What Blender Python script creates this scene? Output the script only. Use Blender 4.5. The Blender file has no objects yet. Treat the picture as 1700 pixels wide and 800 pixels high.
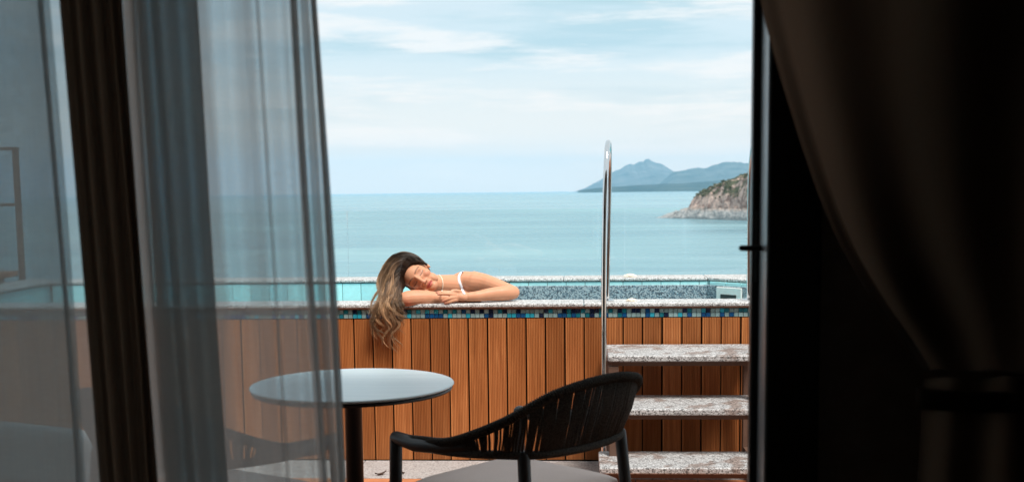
import bpy, bmesh, math, random
import numpy as np
from mathutils import Vector, Matrix, noise
from mathutils.bvhtree import BVHTree

R = math.radians
rng = random.Random(7)
scene = bpy.context.scene
COL = scene.collection

# ------------------------------------------------------------------ camera
EYE = 1.40
YAW, PITCH, ROLL = R(3.53), R(6.12), R(0.647)
FPX, CX, CY = 1927.0, 850.0, 524.6
fwd = Vector((-math.sin(YAW) * math.cos(PITCH), math.cos(YAW) * math.cos(PITCH), -math.sin(PITCH)))
rgt0 = Vector((math.cos(YAW), math.sin(YAW), 0))
up0 = rgt0.cross(fwd)
rgt = rgt0 * math.cos(ROLL) - up0 * math.sin(ROLL)
upv = rgt0 * math.sin(ROLL) + up0 * math.cos(ROLL)
cam = bpy.data.objects.new('camera', bpy.data.cameras.new('camera'))
COL.objects.link(cam)
M3 = Matrix((rgt, upv, -fwd)).transposed()
cam.matrix_world = Matrix.Translation((0, 0, EYE)) @ M3.to_4x4()
cam.data.sensor_width = 36.0
cam.data.lens = FPX / 1700.0 * 36.0
cam.data.shift_y = (CY - 400.0) / 1700.0
cam.data.clip_start = 0.05
cam.data.clip_end = 200000.0
cam.data.dof.use_dof = True
cam.data.dof.focus_distance = 6.0
cam.data.dof.aperture_fstop = 4.5
scene.camera = cam


def at(px, py, Y):
    """point of the place at depth Y that a pixel of the 1700x800 photograph looks at (used to read off measurements)"""
    r = fwd + rgt * ((px - CX) / FPX) - upv * ((py - CY) / FPX)
    return Vector((0, 0, EYE)) + r * (Y / r.y)


def atZ(px, py, Z):
    r = fwd + rgt * ((px - CX) / FPX) - upv * ((py - CY) / FPX)
    return Vector((0, 0, EYE)) + r * ((Z - EYE) / r.z)


# ------------------------------------------------------------------ sky, sun, exposure
SUN_EL, SUN_AZ = R(60), R(146)          # azimuth measured clockwise from +Y (behind the viewer, to the right)
world = bpy.data.worlds.new('World')
scene.world = world
world.use_nodes = True
wn, wl = world.node_tree.nodes, world.node_tree.links
wn.clear()
wout = wn.new('ShaderNodeOutputWorld')
bg = wn.new('ShaderNodeBackground')
bg.inputs['Strength'].default_value = 0.10
sky = wn.new('ShaderNodeTexSky')
sky.sky_type = 'NISHITA'
sky.sun_disc = False
sky.sun_elevation = SUN_EL
sky.sun_rotation = SUN_AZ
sky.air_density = 1.0
sky.dust_density = 1.5
sky.ozone_density = 1.0
tc = wn.new('ShaderNodeTexCoord')


def wnoise(scale, zst, detail, rough, off):
    mp = wn.new('ShaderNodeMapping')
    mp.inputs['Scale'].default_value = (1, 1, zst)
    mp.inputs['Location'].default_value = off
    nz = wn.new('ShaderNodeTexNoise')
    nz.inputs['Scale'].default_value = scale
    nz.inputs['Detail'].default_value = detail
    nz.inputs['Roughness'].default_value = rough
    wl.new(tc.outputs['Generated'], mp.inputs['Vector'])
    wl.new(mp.outputs['Vector'], nz.inputs['Vector'])
    return nz.outputs['Fac']


def wramp(fac, a, b):
    mr = wn.new('ShaderNodeMapRange')
    mr.interpolation_type = 'SMOOTHSTEP'
    mr.inputs['From Min'].default_value = a
    mr.inputs['From Max'].default_value = b
    wl.new(fac, mr.inputs['Value'])
    return mr.outputs['Result']


def wmix(fac, a, b):
    m = wn.new('ShaderNodeMix')
    m.data_type = 'RGBA'
    for sock, v in ((m.inputs[0], fac), (m.inputs[6], a), (m.inputs[7], b)):
        if isinstance(v, (tuple, float)):
            sock.default_value = v
        else:
            wl.new(v, sock)
    return m.outputs[2]


SKYTUNE = dict(veil=(4.75, 5.35, 5.5, 1), grey=(3.35, 4.45, 4.85, 1), white=(6.0, 5.9, 5.75, 1), low=(9.2, 6.7, 4.8, 1))
thin = wmix(0.86, sky.outputs['Color'], SKYTUNE['veil'])
grey = wramp(wnoise(3.4, 9.0, 5, 0.55, (1.3, 0.2, 0.5)), 0.47, 0.66)
c1 = wmix(grey, thin, SKYTUNE['grey'])
wht = wramp(wnoise(5.6, 9.0, 8, 0.62, (4.1, 2.2, 0.9)), 0.47, 0.64)
c2 = wmix(wht, c1, SKYTUNE['white'])
sep = wn.new('ShaderNodeSeparateXYZ')
wl.new(tc.outputs['Generated'], sep.inputs[0])
lowf = wramp(sep.outputs['Z'], 0.13, 0.0)
lowm = wn.new('ShaderNodeMath')
lowm.operation = 'MULTIPLY'
lowm.inputs[1].default_value = 0.75
wl.new(lowf, lowm.inputs[0])
c3 = wmix(lowm.outputs[0], c2, SKYTUNE['low'])
wl.new(c3, bg.inputs['Color'])
wl.new(bg.outputs[0], wout.inputs['Surface'])

sun = bpy.data.objects.new('sun', bpy.data.lights.new('sun', 'SUN'))
COL.objects.link(sun)
sun.data.energy = 3.3
sun.data.angle = R(18)
sun.data.color = (1.0, 0.95, 0.88)
sd = Vector((math.sin(SUN_AZ) * math.cos(SUN_EL), math.cos(SUN_AZ) * math.cos(SUN_EL), math.sin(SUN_EL)))
sun.rotation_euler = (-sd).to_track_quat('-Z', 'Y').to_euler()

scene.view_settings.view_transform = 'Standard'
scene.view_settings.look = 'None'
scene.view_settings.gamma = 1.0
scene.view_settings.use_curve_mapping = False
scene.view_settings.exposure = 0.74
scene.cycles.use_denoising = True
scene.cycles.max_bounces = 8
scene.cycles.transparent_max_bounces = 40
scene.cycles.volume_bounces = 1
scene.cycles.sample_clamp_indirect = 8.0


# ------------------------------------------------------------------ node helper
class Mat:
    def __init__(self, name):
        self.m = bpy.data.materials.new(name)
        self.m.use_nodes = True
        self.n, self.l = self.m.node_tree.nodes, self.m.node_tree.links
        self.b = self.n['Principled BSDF']
        self.out = self.n['Material Output']
        self.co = self.n.new('ShaderNodeTexCoord')

    def set(self, **k):
        for a, v in k.items():
            self.put(self.b.inputs[a.replace('_', ' ')], v)
        return self

    def put(self, sock, v):
        if hasattr(v, 'is_output'):
            self.l.new(v, sock)
        elif isinstance(v, tuple) and len(v) == 3 and sock.type == 'RGBA':
            sock.default_value = (*v, 1)
        else:
            sock.default_value = v

    def mapping(self, scale=(1, 1, 1), src='Object', loc=(0, 0, 0)):
        mp = self.n.new('ShaderNodeMapping')
        mp.inputs['Scale'].default_value = scale
        if hasattr(loc, 'is_output'):
            self.l.new(loc, mp.inputs['Location'])
        else:
            mp.inputs['Location'].default_value = loc
        self.l.new(self.co.outputs[src], mp.inputs['Vector'])
        return mp.outputs[0]

    def noise(self, vec, scale, detail=4, rough=0.55, dist=0.0):
        t = self.n.new('ShaderNodeTexNoise')
        t.inputs['Scale'].default_value = scale
        t.inputs['Detail'].default_value = detail
        t.inputs['Roughness'].default_value = rough
        t.inputs['Distortion'].default_value = dist
        self.l.new(vec, t.inputs['Vector'])
        return t.outputs['Fac']

    def vor(self, vec, scale, out='Color'):
        t = self.n.new('ShaderNodeTexVoronoi')
        t.inputs['Scale'].default_value = scale
        self.l.new(vec, t.inputs['Vector'])
        return t.outputs[out]

    def ramp(self, fac, stops, interp='LINEAR'):
        r = self.n.new('ShaderNodeValToRGB')
        r.color_ramp.interpolation = interp
        e = r.color_ramp.elements
        while len(e) < len(stops):
            e.new(0.5)
        for el, (p, c) in zip(e, stops):
            el.position = p
            el.color = (*c, 1) if len(c) == 3 else c
        self.l.new(fac, r.inputs[0])
        return r.outputs[0]

    def mr(self, v, a, b, c=0.0, d=1.0):
        m = self.n.new('ShaderNodeMapRange')
        for k, x in zip(('From Min', 'From Max', 'To Min', 'To Max'), (a, b, c, d)):
            m.inputs[k].default_value = x
        self.l.new(v, m.inputs['Value'])
        return m.outputs[0]

    def math(self, op, a, b=0.0):
        m = self.n.new('ShaderNodeMath')
        m.operation = op
        self.put(m.inputs[0], a)
        self.put(m.inputs[1], b)
        return m.outputs[0]

    def mix(self, fac, a, b, blend='MIX'):
        m = self.n.new('ShaderNodeMix')
        m.data_type = 'RGBA'
        m.blend_type = blend
        self.put(m.inputs[0], fac)
        self.put(m.inputs[6], a)
        self.put(m.inputs[7], b)
        return m.outputs[2]

    def bump(self, h, strength=0.3, dist=0.01):
        b = self.n.new('ShaderNodeBump')
        b.inputs['Strength'].default_value = strength
        b.inputs['Distance'].default_value = dist
        self.l.new(h, b.inputs['Height'])
        self.l.new(b.outputs[0], self.b.inputs['Normal'])
        return self

    def rand(self):
        return self.n.new('ShaderNodeObjectInfo').outputs['Random']

    def attr(self, name):
        a = self.n.new('ShaderNodeAttribute')
        a.attribute_name = name
        return a.outputs['Color']


def plain(name, col, rough=0.6, metal=0.0, var=0.12, vscale=20.0, spec=0.5):
    M = Mat(name)
    f = M.noise(M.mapping(), vscale, 5)
    M.set(Base_Color=M.mix(M.mr(f, 0.3, 0.7), tuple(c * (1 - var) for c in col), tuple(min(1, c * (1 + var)) for c in col)),
          Roughness=rough, Metallic=metal)
    M.b.inputs['Specular IOR Level'].default_value = spec
    return M.m


# ------------------------------------------------------------------ materials
def m_granite(name, dark=(0.05, 0.048, 0.05), mid=(0.30, 0.29, 0.29), light=(0.66, 0.66, 0.66), stain=0.0, scale=150.0):
    M = Mat(name)
    v = M.mapping()
    off = M.vor(v, scale, 'Color')
    sepc = M.n.new('ShaderNodeSeparateColor')
    M.l.new(off, sepc.inputs[0])
    base = M.ramp(sepc.outputs[0], [(0.0, dark), (0.16, dark), (0.24, mid), (0.52, mid), (0.6, light), (1.0, light)])
    fine = M.noise(v, scale * 2.5, 3)
    base = M.mix(M.mr(fine, 0.35, 0.65, 0, 0.5), base, mid)
    if stain:
        st = M.noise(v, 7.0, 6, 0.6, 0.5)
        band = M.mr(st, 0.53, 0.60)
        base = M.mix(M.math('MULTIPLY', band, stain), base, M.mix(1.0, base, (0.52, 0.38, 0.32), 'MULTIPLY'))
    M.set(Base_Color=base, Roughness=0.55)
    M.bump(fine, 0.25, 0.002)
    return M.m


def m_plank():
    M = Mat('hardwood_plank')
    rnd = M.rand()
    cmb = M.n.new('ShaderNodeCombineXYZ')
    M.l.new(M.math('MULTIPLY', rnd, 37.0), cmb.inputs[0])
    M.l.new(M.math('MULTIPLY', rnd, 11.0), cmb.inputs[2])
    v = M.mapping((55, 55, 2.6), loc=cmb.outputs[0])
    g = M.noise(v, 1.0, 6, 0.6, 0.5)
    v2 = M.mapping((6, 6, 1.6), loc=cmb.outputs[0])
    g2 = M.noise(v2, 1.0, 4, 0.55, 0.8)
    c = M.ramp(g, [(0.25, (0.27, 0.087, 0.024)), (0.5, (0.42, 0.150, 0.045)), (0.75, (0.56, 0.235, 0.083))])
    c = M.mix(M.mr(g2, 0.40, 0.66, 0, 0.75), c, (0.33, 0.108, 0.03))
    tone = M.ramp(rnd, [(0.0, (0.74, 0.70, 0.66)), (0.35, (0.94, 0.93, 0.91)), (0.7, (1.08, 1.10, 1.12)), (1.0, (1.28, 1.36, 1.5))])
    c = M.mix(1.0, c, tone, 'MULTIPLY')
    M.set(Base_Color=c, Roughness=0.5)
    M.b.inputs['Specular IOR Level'].default_value = 0.3
    M.bump(g, 0.2, 0.002)
    return M.m


def m_glaze(name, col, rough=0.12):
    M = Mat(name)
    rnd = M.rand()
    c = M.mix(M.mr(rnd, 0, 1, 0, 1), tuple(x * 0.78 for x in col), tuple(min(1, x * 1.2) for x in col))
    c = M.mix(M.mr(M.noise(M.mapping(), 60, 3), 0.35, 0.7, 0, 0.25), c, tuple(x * 0.6 for x in col))
    M.set(Base_Color=c, Roughness=rough)
    return M.m


def m_sheer():
    """thin woven voile: the slanted parts of a fold are seen through more yarn and close up"""
    M = Mat('sheer_voile')
    weave = M.noise(M.mapping((900, 900, 900)), 1.0, 2)
    thread = M.noise(M.mapping((420, 420, 9)), 1.0, 3)
    thread2 = M.noise(M.mapping((40, 40, 360)), 1.0, 3)
    slub = M.math('ADD', M.math('MULTIPLY', thread, 0.55), M.math('MULTIPLY', thread2, 0.45))
    dens = M.mr(M.math('ADD', M.math('MULTIPLY', slub, 0.7), M.math('MULTIPLY', weave, 0.3)), 0.36, 0.64, 0.84, 1.16)
    geo = M.n.new('ShaderNodeNewGeometry')
    dot = M.n.new('ShaderNodeVectorMath'); dot.operation = 'DOT_PRODUCT'
    M.l.new(geo.outputs['Normal'], dot.inputs[0]); M.l.new(geo.outputs['Incoming'], dot.inputs[1])
    cosv = M.math('MAXIMUM', M.math('ABSOLUTE', dot.outputs['Value']), 0.12)
    tau = M.math('DIVIDE', M.math('MULTIPLY', dens, 1.02), cosv)
    op = M.math('SUBTRACT', 1.0, M.math('POWER', 2.71828, M.math('MULTIPLY', tau, -1.0)))
    tr = M.n.new('ShaderNodeBsdfTransparent')
    tr.inputs[0].default_value = (0.75, 0.93, 1.0, 1)
    tl = M.n.new('ShaderNodeBsdfTranslucent')
    tl.inputs[0].default_value = (0.64, 0.57, 0.53, 1)
    df = M.n.new('ShaderNodeBsdfDiffuse')
    df.inputs[0].default_value = (0.55, 0.46, 0.40, 1)
    m1 = M.n.new('ShaderNodeMixShader')
    m1.inputs[0].default_value = 0.60
    M.l.new(df.outputs[0], m1.inputs[1])
    M.l.new(tl.outputs[0], m1.inputs[2])
    m2 = M.n.new('ShaderNodeMixShader')
    M.l.new(op, m2.inputs[0])
    M.l.new(tr.outputs[0], m2.inputs[1])
    M.l.new(m1.outputs[0], m2.inputs[2])
    M.l.new(m2.outputs[0], M.out.inputs['Surface'])
    M.n.remove(M.b)
    return M.m


def m_drape():
    M = Mat('dark_drape')
    f = M.noise(M.mapping((500, 500, 500)), 1.0, 3)
    g = M.noise(M.mapping((300, 300, 6)), 1.0, 3)
    c = M.mix(M.mr(f, 0.3, 0.7), (0.032, 0.020, 0.014), (0.062, 0.040, 0.029))
    c = M.mix(M.mr(g, 0.4, 0.7, 0, 0.4), c, (0.018, 0.012, 0.009))
    M.set(Base_Color=c, Roughness=0.9)
    M.b.inputs['Specular IOR Level'].default_value = 0.1
    M.bump(f, 0.3, 0.001)
    tl = M.n.new('ShaderNodeBsdfTranslucent')
    tl.inputs[0].default_value = (0.40, 0.25, 0.165, 1)
    ms = M.n.new('ShaderNodeMixShader')
    ms.inputs[0].default_value = 0.30
    M.l.new(M.b.outputs[0], ms.inputs[1])
    M.l.new(tl.outputs[0], ms.inputs[2])
    M.l.new(ms.outputs[0], M.out.inputs['Surface'])
    return M.m


def m_clear_glass():
    M = Mat('clear_glass')
    tr = M.n.new('ShaderNodeBsdfTransparent')
    tr.inputs[0].default_value = (0.955, 0.985, 0.985, 1)
    gl = M.n.new('ShaderNodeBsdfGlossy')
    gl.inputs['Roughness'].default_value = 0.0
    fr = M.n.new('ShaderNodeFresnel')
    fr.inputs[0].default_value = 1.45
    ms = M.n.new('ShaderNodeMixShader')
    M.l.new(fr.outputs[0], ms.inputs[0])
    M.l.new(tr.outputs[0], ms.inputs[1])
    M.l.new(gl.outputs[0], ms.inputs[2])
    M.l.new(ms.outputs[0], M.out.inputs['Surface'])
    M.n.remove(M.b)
    return M.m


def m_sea():
    M = Mat('sea_water')
    geo = M.n.new('ShaderNodeNewGeometry')
    mp = M.n.new('ShaderNodeMapping')
    mp.inputs['Scale'].default_value = (0.0022, 0.006, 1)
    M.l.new(geo.outputs['Position'], mp.inputs['Vector'])
    big = M.noise(mp.outputs[0], 1.0, 5, 0.55, 0.4)
    mp2 = M.n.new('ShaderNodeMapping')
    mp2.inputs['Scale'].default_value = (0.25, 0.5, 1)
    M.l.new(geo.outputs['Position'], mp2.inputs['Vector'])
    rip = M.noise(mp2.outputs[0], 1.0, 6, 0.65)
    mp3 = M.n.new('ShaderNodeMapping')
    mp3.inputs['Scale'].default_value = (0.006, 0.03, 1)
    mp3.inputs['Rotation'].default_value = (0, 0, 0.12)
    M.l.new(geo.outputs['Position'], mp3.inputs['Vector'])
    strk = M.noise(mp3.outputs[0], 1.0, 6, 0.6, 0.7)
    big = M.math('ADD', M.math('MULTIPLY', big, 0.55), M.math('MULTIPLY', strk, 0.45))
    c = M.mix(M.mr(big, 0.38, 0.62), (0.085, 0.21, 0.265), (0.23, 0.37, 0.405))
    M.set(Base_Color=c, Roughness=M.mr(big, 0.4, 0.6, 0.22, 0.34), IOR=1.33)
    M.bump(rip, 0.35, 0.35)
    return M.m


def m_rock():
    M = Mat('headland_rock')
    geo = M.n.new('ShaderNodeNewGeometry')
    sp = M.n.new('ShaderNodeSeparateXYZ')
    M.l.new(geo.outputs['Position'], sp.inputs[0])
    v = M.mapping()
    n1 = M.noise(v, 0.20, 7, 0.68, 0.8)
    n2 = M.noise(v, 0.6, 5, 0.6)
    red = M.ramp(n1, [(0.32, (0.08, 0.05, 0.04)), (0.44, (0.25, 0.175, 0.15)), (0.54, (0.48, 0.37, 0.32)), (0.62, (0.38, 0.28, 0.24)), (0.72, (0.42, 0.21, 0.09))])
    pale = M.ramp(n2, [(0.3, (0.17, 0.17, 0.18)), (0.55, (0.38, 0.37, 0.37)), (0.75, (0.50, 0.46, 0.44))])
    hz = M.math('ADD', sp.outputs[2], M.math('MULTIPLY', n1, 5.0))
    c = M.mix(M.mr(hz, -11.0, -8.5), pale, red)
    veg = M.noise(v, 0.11, 5, 0.6)
    vf = M.math('MULTIPLY', M.mr(veg, 0.42, 0.50), M.mr(hz, -3.0, 2.0))
    c = M.mix(vf, c, M.mix(M.mr(n2, 0.35, 0.65), (0.035, 0.045, 0.022), (0.09, 0.095, 0.05)))
    M.set(Base_Color=c, Roughness=0.9)
    M.bump(n2, 0.8, 1.2)
    return M.m


def m_hill(name, a, b):
    M = Mat(name)
    n = M.noise(M.mapping(), 0.0025, 8, 0.62)
    M.set(Base_Color=M.mix(M.mr(n, 0.35, 0.65), a, b), Roughness=1.0)
    M.b.inputs['Specular IOR Level'].default_value = 0.0
    M.bump(n, 1.0, 160.0)
    return M.m


def m_skin():
    M = Mat('skin')
    n = M.noise(M.mapping(), 28.0, 4)
    c = M.mix(M.mr(n, 0.35, 0.65, 0, 0.22), M.attr('tint'), M.mix(1.0, M.attr('tint'), (0.86, 0.70, 0.62), 'MULTIPLY'))
    M.set(Base_Color=c, Roughness=M.mr(n, 0.35, 0.65, 0.46, 0.60))
    M.b.inputs['Subsurface Weight'].default_value = 0.12
    M.b.inputs['Subsurface Radius'].default_value = (1.0, 0.35, 0.2)
    M.b.inputs['Subsurface Scale'].default_value = 0.006
    M.b.inputs['Specular IOR Level'].default_value = 0.28
    M.bump(M.noise(M.mapping(), 260.0, 3), 0.12, 0.001)
    return M.m


def m_hair():
    M = Mat('hair_strands')
    M.set(Base_Color=M.attr('tint'), Roughness=0.42)
    M.b.inputs['Specular IOR Level'].default_value = 0.35
    return M.m


def m_fabric(name, a, b, sc=350.0):
    M = Mat(name)
    f = M.noise(M.mapping(), sc, 3)
    g = M.noise(M.mapping(), 7.0, 4)
    M.set(Base_Color=M.mix(M.mr(M.math('ADD', M.math('MULTIPLY', f, 0.7), M.math('MULTIPLY', g, 0.3)), 0.35, 0.65), a, b), Roughness=0.92)
    M.b.inputs['Specular IOR Level'].default_value = 0.15
    M.bump(f, 0.4, 0.002)
    return M.m


def m_tabletop():
    M = Mat('table_laminate')
    g = M.noise(M.mapping((2.5, 26, 26)), 1.0, 5, 0.55, 0.3)
    M.set(Base_Color=M.mix(M.mr(g, 0.35, 0.65), (0.62, 0.71, 0.745), (0.71, 0.785, 0.81)), Roughness=M.mr(g, 0.3, 0.7, 0.28, 0.40))
    sm = M.noise(M.mapping(), 9.0, 5, 0.6, 0.6)
    M.bump(sm, 0.03, 0.01)
    return M.m


MT = dict(
    granite=m_granite('granite_coping', light=(0.68, 0.69, 0.69), mid=(0.36, 0.35, 0.345), dark=(0.03, 0.03, 0.03), scale=195),
    tread=m_granite('granite_tread', stain=0.8, mid=(0.29, 0.28, 0.28), light=(0.58, 0.585, 0.59), dark=(0.03, 0.03, 0.03), scale=195),
    strip=m_granite('granite_floor', light=(0.45, 0.43, 0.42), mid=(0.33, 0.30, 0.29), dark=(0.15, 0.135, 0.13), scale=170),
    lining=m_granite('speckled_pool_lining', dark=(0.02, 0.025, 0.035), mid=(0.10, 0.15, 0.19), light=(0.36, 0.42, 0.45), scale=150),
    plank=m_plank(),
    backing=plain('dark_backing', (0.012, 0.010, 0.009), 0.9),
    brownstrip=plain('brown_strip', (0.27, 0.135, 0.085), 0.9),
    grout=plain('pale_grout', (0.30, 0.34, 0.34), 0.9),
    navy=m_glaze('tile_navy', (0.008, 0.018, 0.055)),
    blue=m_glaze('tile_blue', (0.008, 0.075, 0.21)),
    teal=m_glaze('tile_teal', (0.012, 0.17, 0.22)),
    aqua=m_glaze('tile_aqua', (0.03, 0.36, 0.48)),
    pale=m_glaze('tile_pale', (0.24, 0.36, 0.37), 0.2),
    cyan=m_glaze('pool_tile_cyan', (0.45, 0.88, 0.93), 0.18),
    white=plain('white_plastic', (0.62, 0.66, 0.64), 0.4),
    black=plain('shadow_black', (0.02, 0.03, 0.03), 0.6),
    steel=plain('polished_steel', (0.72, 0.72, 0.73), 0.06, 1.0, 0.03),
    brownmetal=plain('brown_step_frame', (0.115, 0.062, 0.042), 0.55),
    darkmetal=plain('charcoal_metal', (0.016, 0.016, 0.018), 0.42),
    rope=m_fabric('charcoal_rope', (0.022, 0.020, 0.018), (0.085, 0.076, 0.068), 200),
    cushion=m_fabric('grey_cushion', (0.68, 0.54, 0.49), (0.78, 0.64, 0.59)),
    linen=m_fabric('white_linen', (0.74, 0.75, 0.74), (0.82, 0.83, 0.82), 200),
    tabletop=m_tabletop(),
    terracotta=plain('terracotta_tile', (0.43, 0.155, 0.065), 0.7, var=0.3, vscale=6),
    timber=plain('orange_timber', (0.42, 0.16, 0.07), 0.6, var=0.3, vscale=8),
    joint=plain('tile_joint', (0.13, 0.085, 0.06), 0.95),
    twig=plain('dry_leaf', (0.06, 0.032, 0.02), 0.9),
    stone=plain('cream_stone', (0.70, 0.62, 0.51), 0.8, var=0.15, vscale=60),
    glass=m_clear_glass(), sheer=m_sheer(), drape=m_drape(), sea=m_sea(), rock=m_rock(),
    shrub=plain('shrub_leaves', (0.055, 0.068, 0.032), 0.9, var=0.5, vscale=0.6),
    room=plain('dark_plaster', (0.34, 0.28, 0.23), 0.9),
    facade=plain('house_render', (0.30, 0.27, 0.24), 0.9),
    parquet=plain('dark_parquet', (0.06, 0.035, 0.022), 0.4, var=0.3, vscale=5),
    doorblack=plain('black_door_frame', (0.012, 0.011, 0.011), 0.35),
    alu=plain('brushed_aluminium', (0.30, 0.31, 0.32), 0.35, 0.6),
    skin=m_skin(), hair=m_hair(), suit=plain('white_swim_fabric', (0.74, 0.75, 0.80), 0.7),
    pearl=plain('pearl_necklace', (0.78, 0.66, 0.52), 0.3, var=0.3, vscale=400),
)


# ------------------------------------------------------------------ mesh helpers
def tag(o, label=None, cat=None, group=None, kind=None):
    if label: o['label'] = label
    if cat: o['category'] = cat
    if group: o['group'] = group
    if kind: o['kind'] = kind
    return o


def empty(name, loc=(0, 0, 0), rz=0.0):
    o = bpy.data.objects.new(name, None)
    COL.objects.link(o)
    o.location = loc
    o.rotation_euler = (0, 0, rz)
    o.empty_display_size = 0.1
    return o


def link(name, me, mat, parent=None, loc=None, smooth=None):
    o = bpy.data.objects.new(name, me)
    COL.objects.link(o)
    if mat is not None and not me.materials:
        me.materials.append(MT[mat] if isinstance(mat, str) else mat)
    if parent: o.parent = parent
    if loc is not None: o.location = loc
    return o


def pydata(name, v, f, smooth=False):
    me = bpy.data.meshes.new(name)
    me.from_pydata([tuple(p) for p in v], [], [tuple(q) for q in f])
    if smooth:
        me.polygons.foreach_set('use_smooth', [True] * len(me.polygons))
    me.update()
    return me


def box_mesh(name, sx, sy, sz, bev=0.0, seg=1):
    """box centred on x and y, standing on z = 0"""
    bm = bmesh.new()
    bmesh.ops.create_cube(bm, size=1.0)
    for v in bm.verts:
        v.co = Vector((v.co.x * sx, v.co.y * sy, (v.co.z + 0.5) * sz))
    if bev:
        bmesh.ops.bevel(bm, geom=bm.edges[:], offset=bev, segments=seg, profile=0.5, affect='EDGES')
    me = bpy.data.meshes.new(name)
    bm.to_mesh(me)
    bm.free()
    return me


def box(name, lo, hi, mat, parent=None, bev=0.0, seg=1):
    lo, hi = Vector(lo), Vector(hi)
    me = box_mesh(name, hi.x - lo.x, hi.y - lo.y, hi.z - lo.z, bev, seg)
    base = Vector(((lo.x + hi.x) / 2, (lo.y + hi.y) / 2, lo.z))
    return link(name, me, mat, parent, base)


def frames(pts):
    pts = [Vector(p) for p in pts]
    T = []
    for i in range(len(pts)):
        a, b = pts[max(0, i - 1)], pts[min(len(pts) - 1, i + 1)]
        T.append((b - a).normalized() if (b - a).length > 1e-9 else Vector((0, 0, 1)))
    n = T[0].orthogonal().normalized()
    out = []
    for t in T:
        n = (n - t * n.dot(t))
        n = n.normalized() if n.length > 1e-6 else t.orthogonal().normalized()
        out.append((n.copy(), t.cross(n)))
    return pts, T, out


def tube_data(pts, rad, seg=10, round_ends=False, closed=False, flat=1.0):
    if not hasattr(rad, '__len__'): rad = [rad] * len(pts)
    pts = [Vector(p) for p in pts]
    rad = list(rad)
    if round_ends:
        def cap(p, d, r):
            return [(p + d * r * math.sin(a), r * math.cos(a)) for a in (R(30), R(58), R(80))]
        d0 = (pts[0] - pts[1]).normalized()
        d1 = (pts[-1] - pts[-2]).normalized()
        h = cap(pts[0], d0, rad[0])[::-1]
        t = cap(pts[-1], d1, rad[-1])
        pts = [q[0] for q in h] + pts + [q[0] for q in t]
        rad = [q[1] for q in h] + rad + [q[1] for q in t]
    p, T, fr = frames(pts)
    v, f = [], []
    for i in range(len(p)):
        n, b = fr[i]
        for k in range(seg):
            a = 2 * math.pi * k / seg
            v.append(p[i] + n * (math.cos(a) * rad[i]) + b * (math.sin(a) * rad[i] * flat))
    m = len(p)
    for i in range(m if closed else m - 1):
        j = (i + 1) % m
        for k in range(seg):
            q = (k + 1) % seg
            f.append((i * seg + k, i * seg + q, j * seg + q, j * seg + k))
    if not closed:
        f.append(tuple(range(seg))[::-1])
        f.append(tuple((m - 1) * seg + k for k in range(seg)))
    return v, f


def merge(parts):
    V, Fc = [], []
    for v, f in parts:
        o = len(V)
        V += list(v)
        Fc += [tuple(i + o for i in q) for q in f]
    return V, Fc


def spline(pts, n):
    """Catmull-Rom through pts, n samples"""
    P = np.array([list(p) for p in pts], float)
    P = np.vstack([2 * P[0] - P[1], P, 2 * P[-1] - P[-2]])
    m = len(P) - 3
    out = []
    for i in range(n):
        t = i / (n - 1) * m
        k = min(int(t), m - 1)
        u = t - k
        a, b, c, d = P[k], P[k + 1], P[k + 2], P[k + 3]
        out.append(0.5 * ((2 * b) + (-a + c) * u + (2 * a - 5 * b + 4 * c - d) * u * u + (-a + 3 * b - 3 * c + d) * u ** 3))
    return np.array(out)


def tube(name, pts, rad, mat, parent=None, seg=12, round_ends=True, closed=False, flat=1.0):
    v, f = tube_data(pts, rad, seg, round_ends and not closed, closed, flat)
    return link(name, pydata(name, v, f, True), mat, parent)


def lathe_data(prof, seg=48):
    v, f = [], []
    for r, z in prof:
        for k in range(seg):
            a = 2 * math.pi * k / seg
            v.append((r * math.cos(a), r * math.sin(a), z))
    for i in range(len(prof) - 1):
        for k in range(seg):
            q = (k + 1) % seg
            f.append((i * seg + k, i * seg + q, (i + 1) * seg + q, (i + 1) * seg + k))
    f.append(tuple(range(seg))[::-1])
    f.append(tuple((len(prof) - 1) * seg + k for k in range(seg)))
    return v, f


# ================================================================== SEA AND LAND
SEA = -18.6
sea = link('sea', pydata('sea', [(-49000, 9.5, SEA), (49000, 9.5, SEA), (49000, 31900, SEA), (-49000, 31900, SEA)], [(0, 1, 2, 3)]), 'sea')
tag(sea, 'calm pale turquoise sea reaching to the horizon', kind='structure')

# rocky slope that carries the house and terrace down to the sea
hv, hf = [], []
NXs, NYs = 44, 24
for j in range(NYs):
    for i in range(NXs):
        x = -60 + 120 * i / (NXs - 1)
        y = -40 + 66 * j / (NYs - 1)
        z = -0.45 if y < 8.4 else -0.45 - (y - 8.4) ** 1.05 * 1.15
        z += (noise.fractal(Vector((x * 0.12, y * 0.12, 3)), 1.0, 2.0, 4) * 1.2 - 0.9) if (abs(x) > 6.5 or y > 9.5 or y < -4) else -0.3
        hv.append((x, y, max(SEA - 2.0, min(z, -0.4))))
for j in range(NYs - 1):
    for i in range(NXs - 1):
        a = j * NXs + i
        hf.append((a, a + 1, a + NXs + 1, a + NXs))
tag(link('terrain', pydata('terrain', hv, hf, True), 'rock'), 'rocky slope below the terrace', kind='structure')


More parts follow.
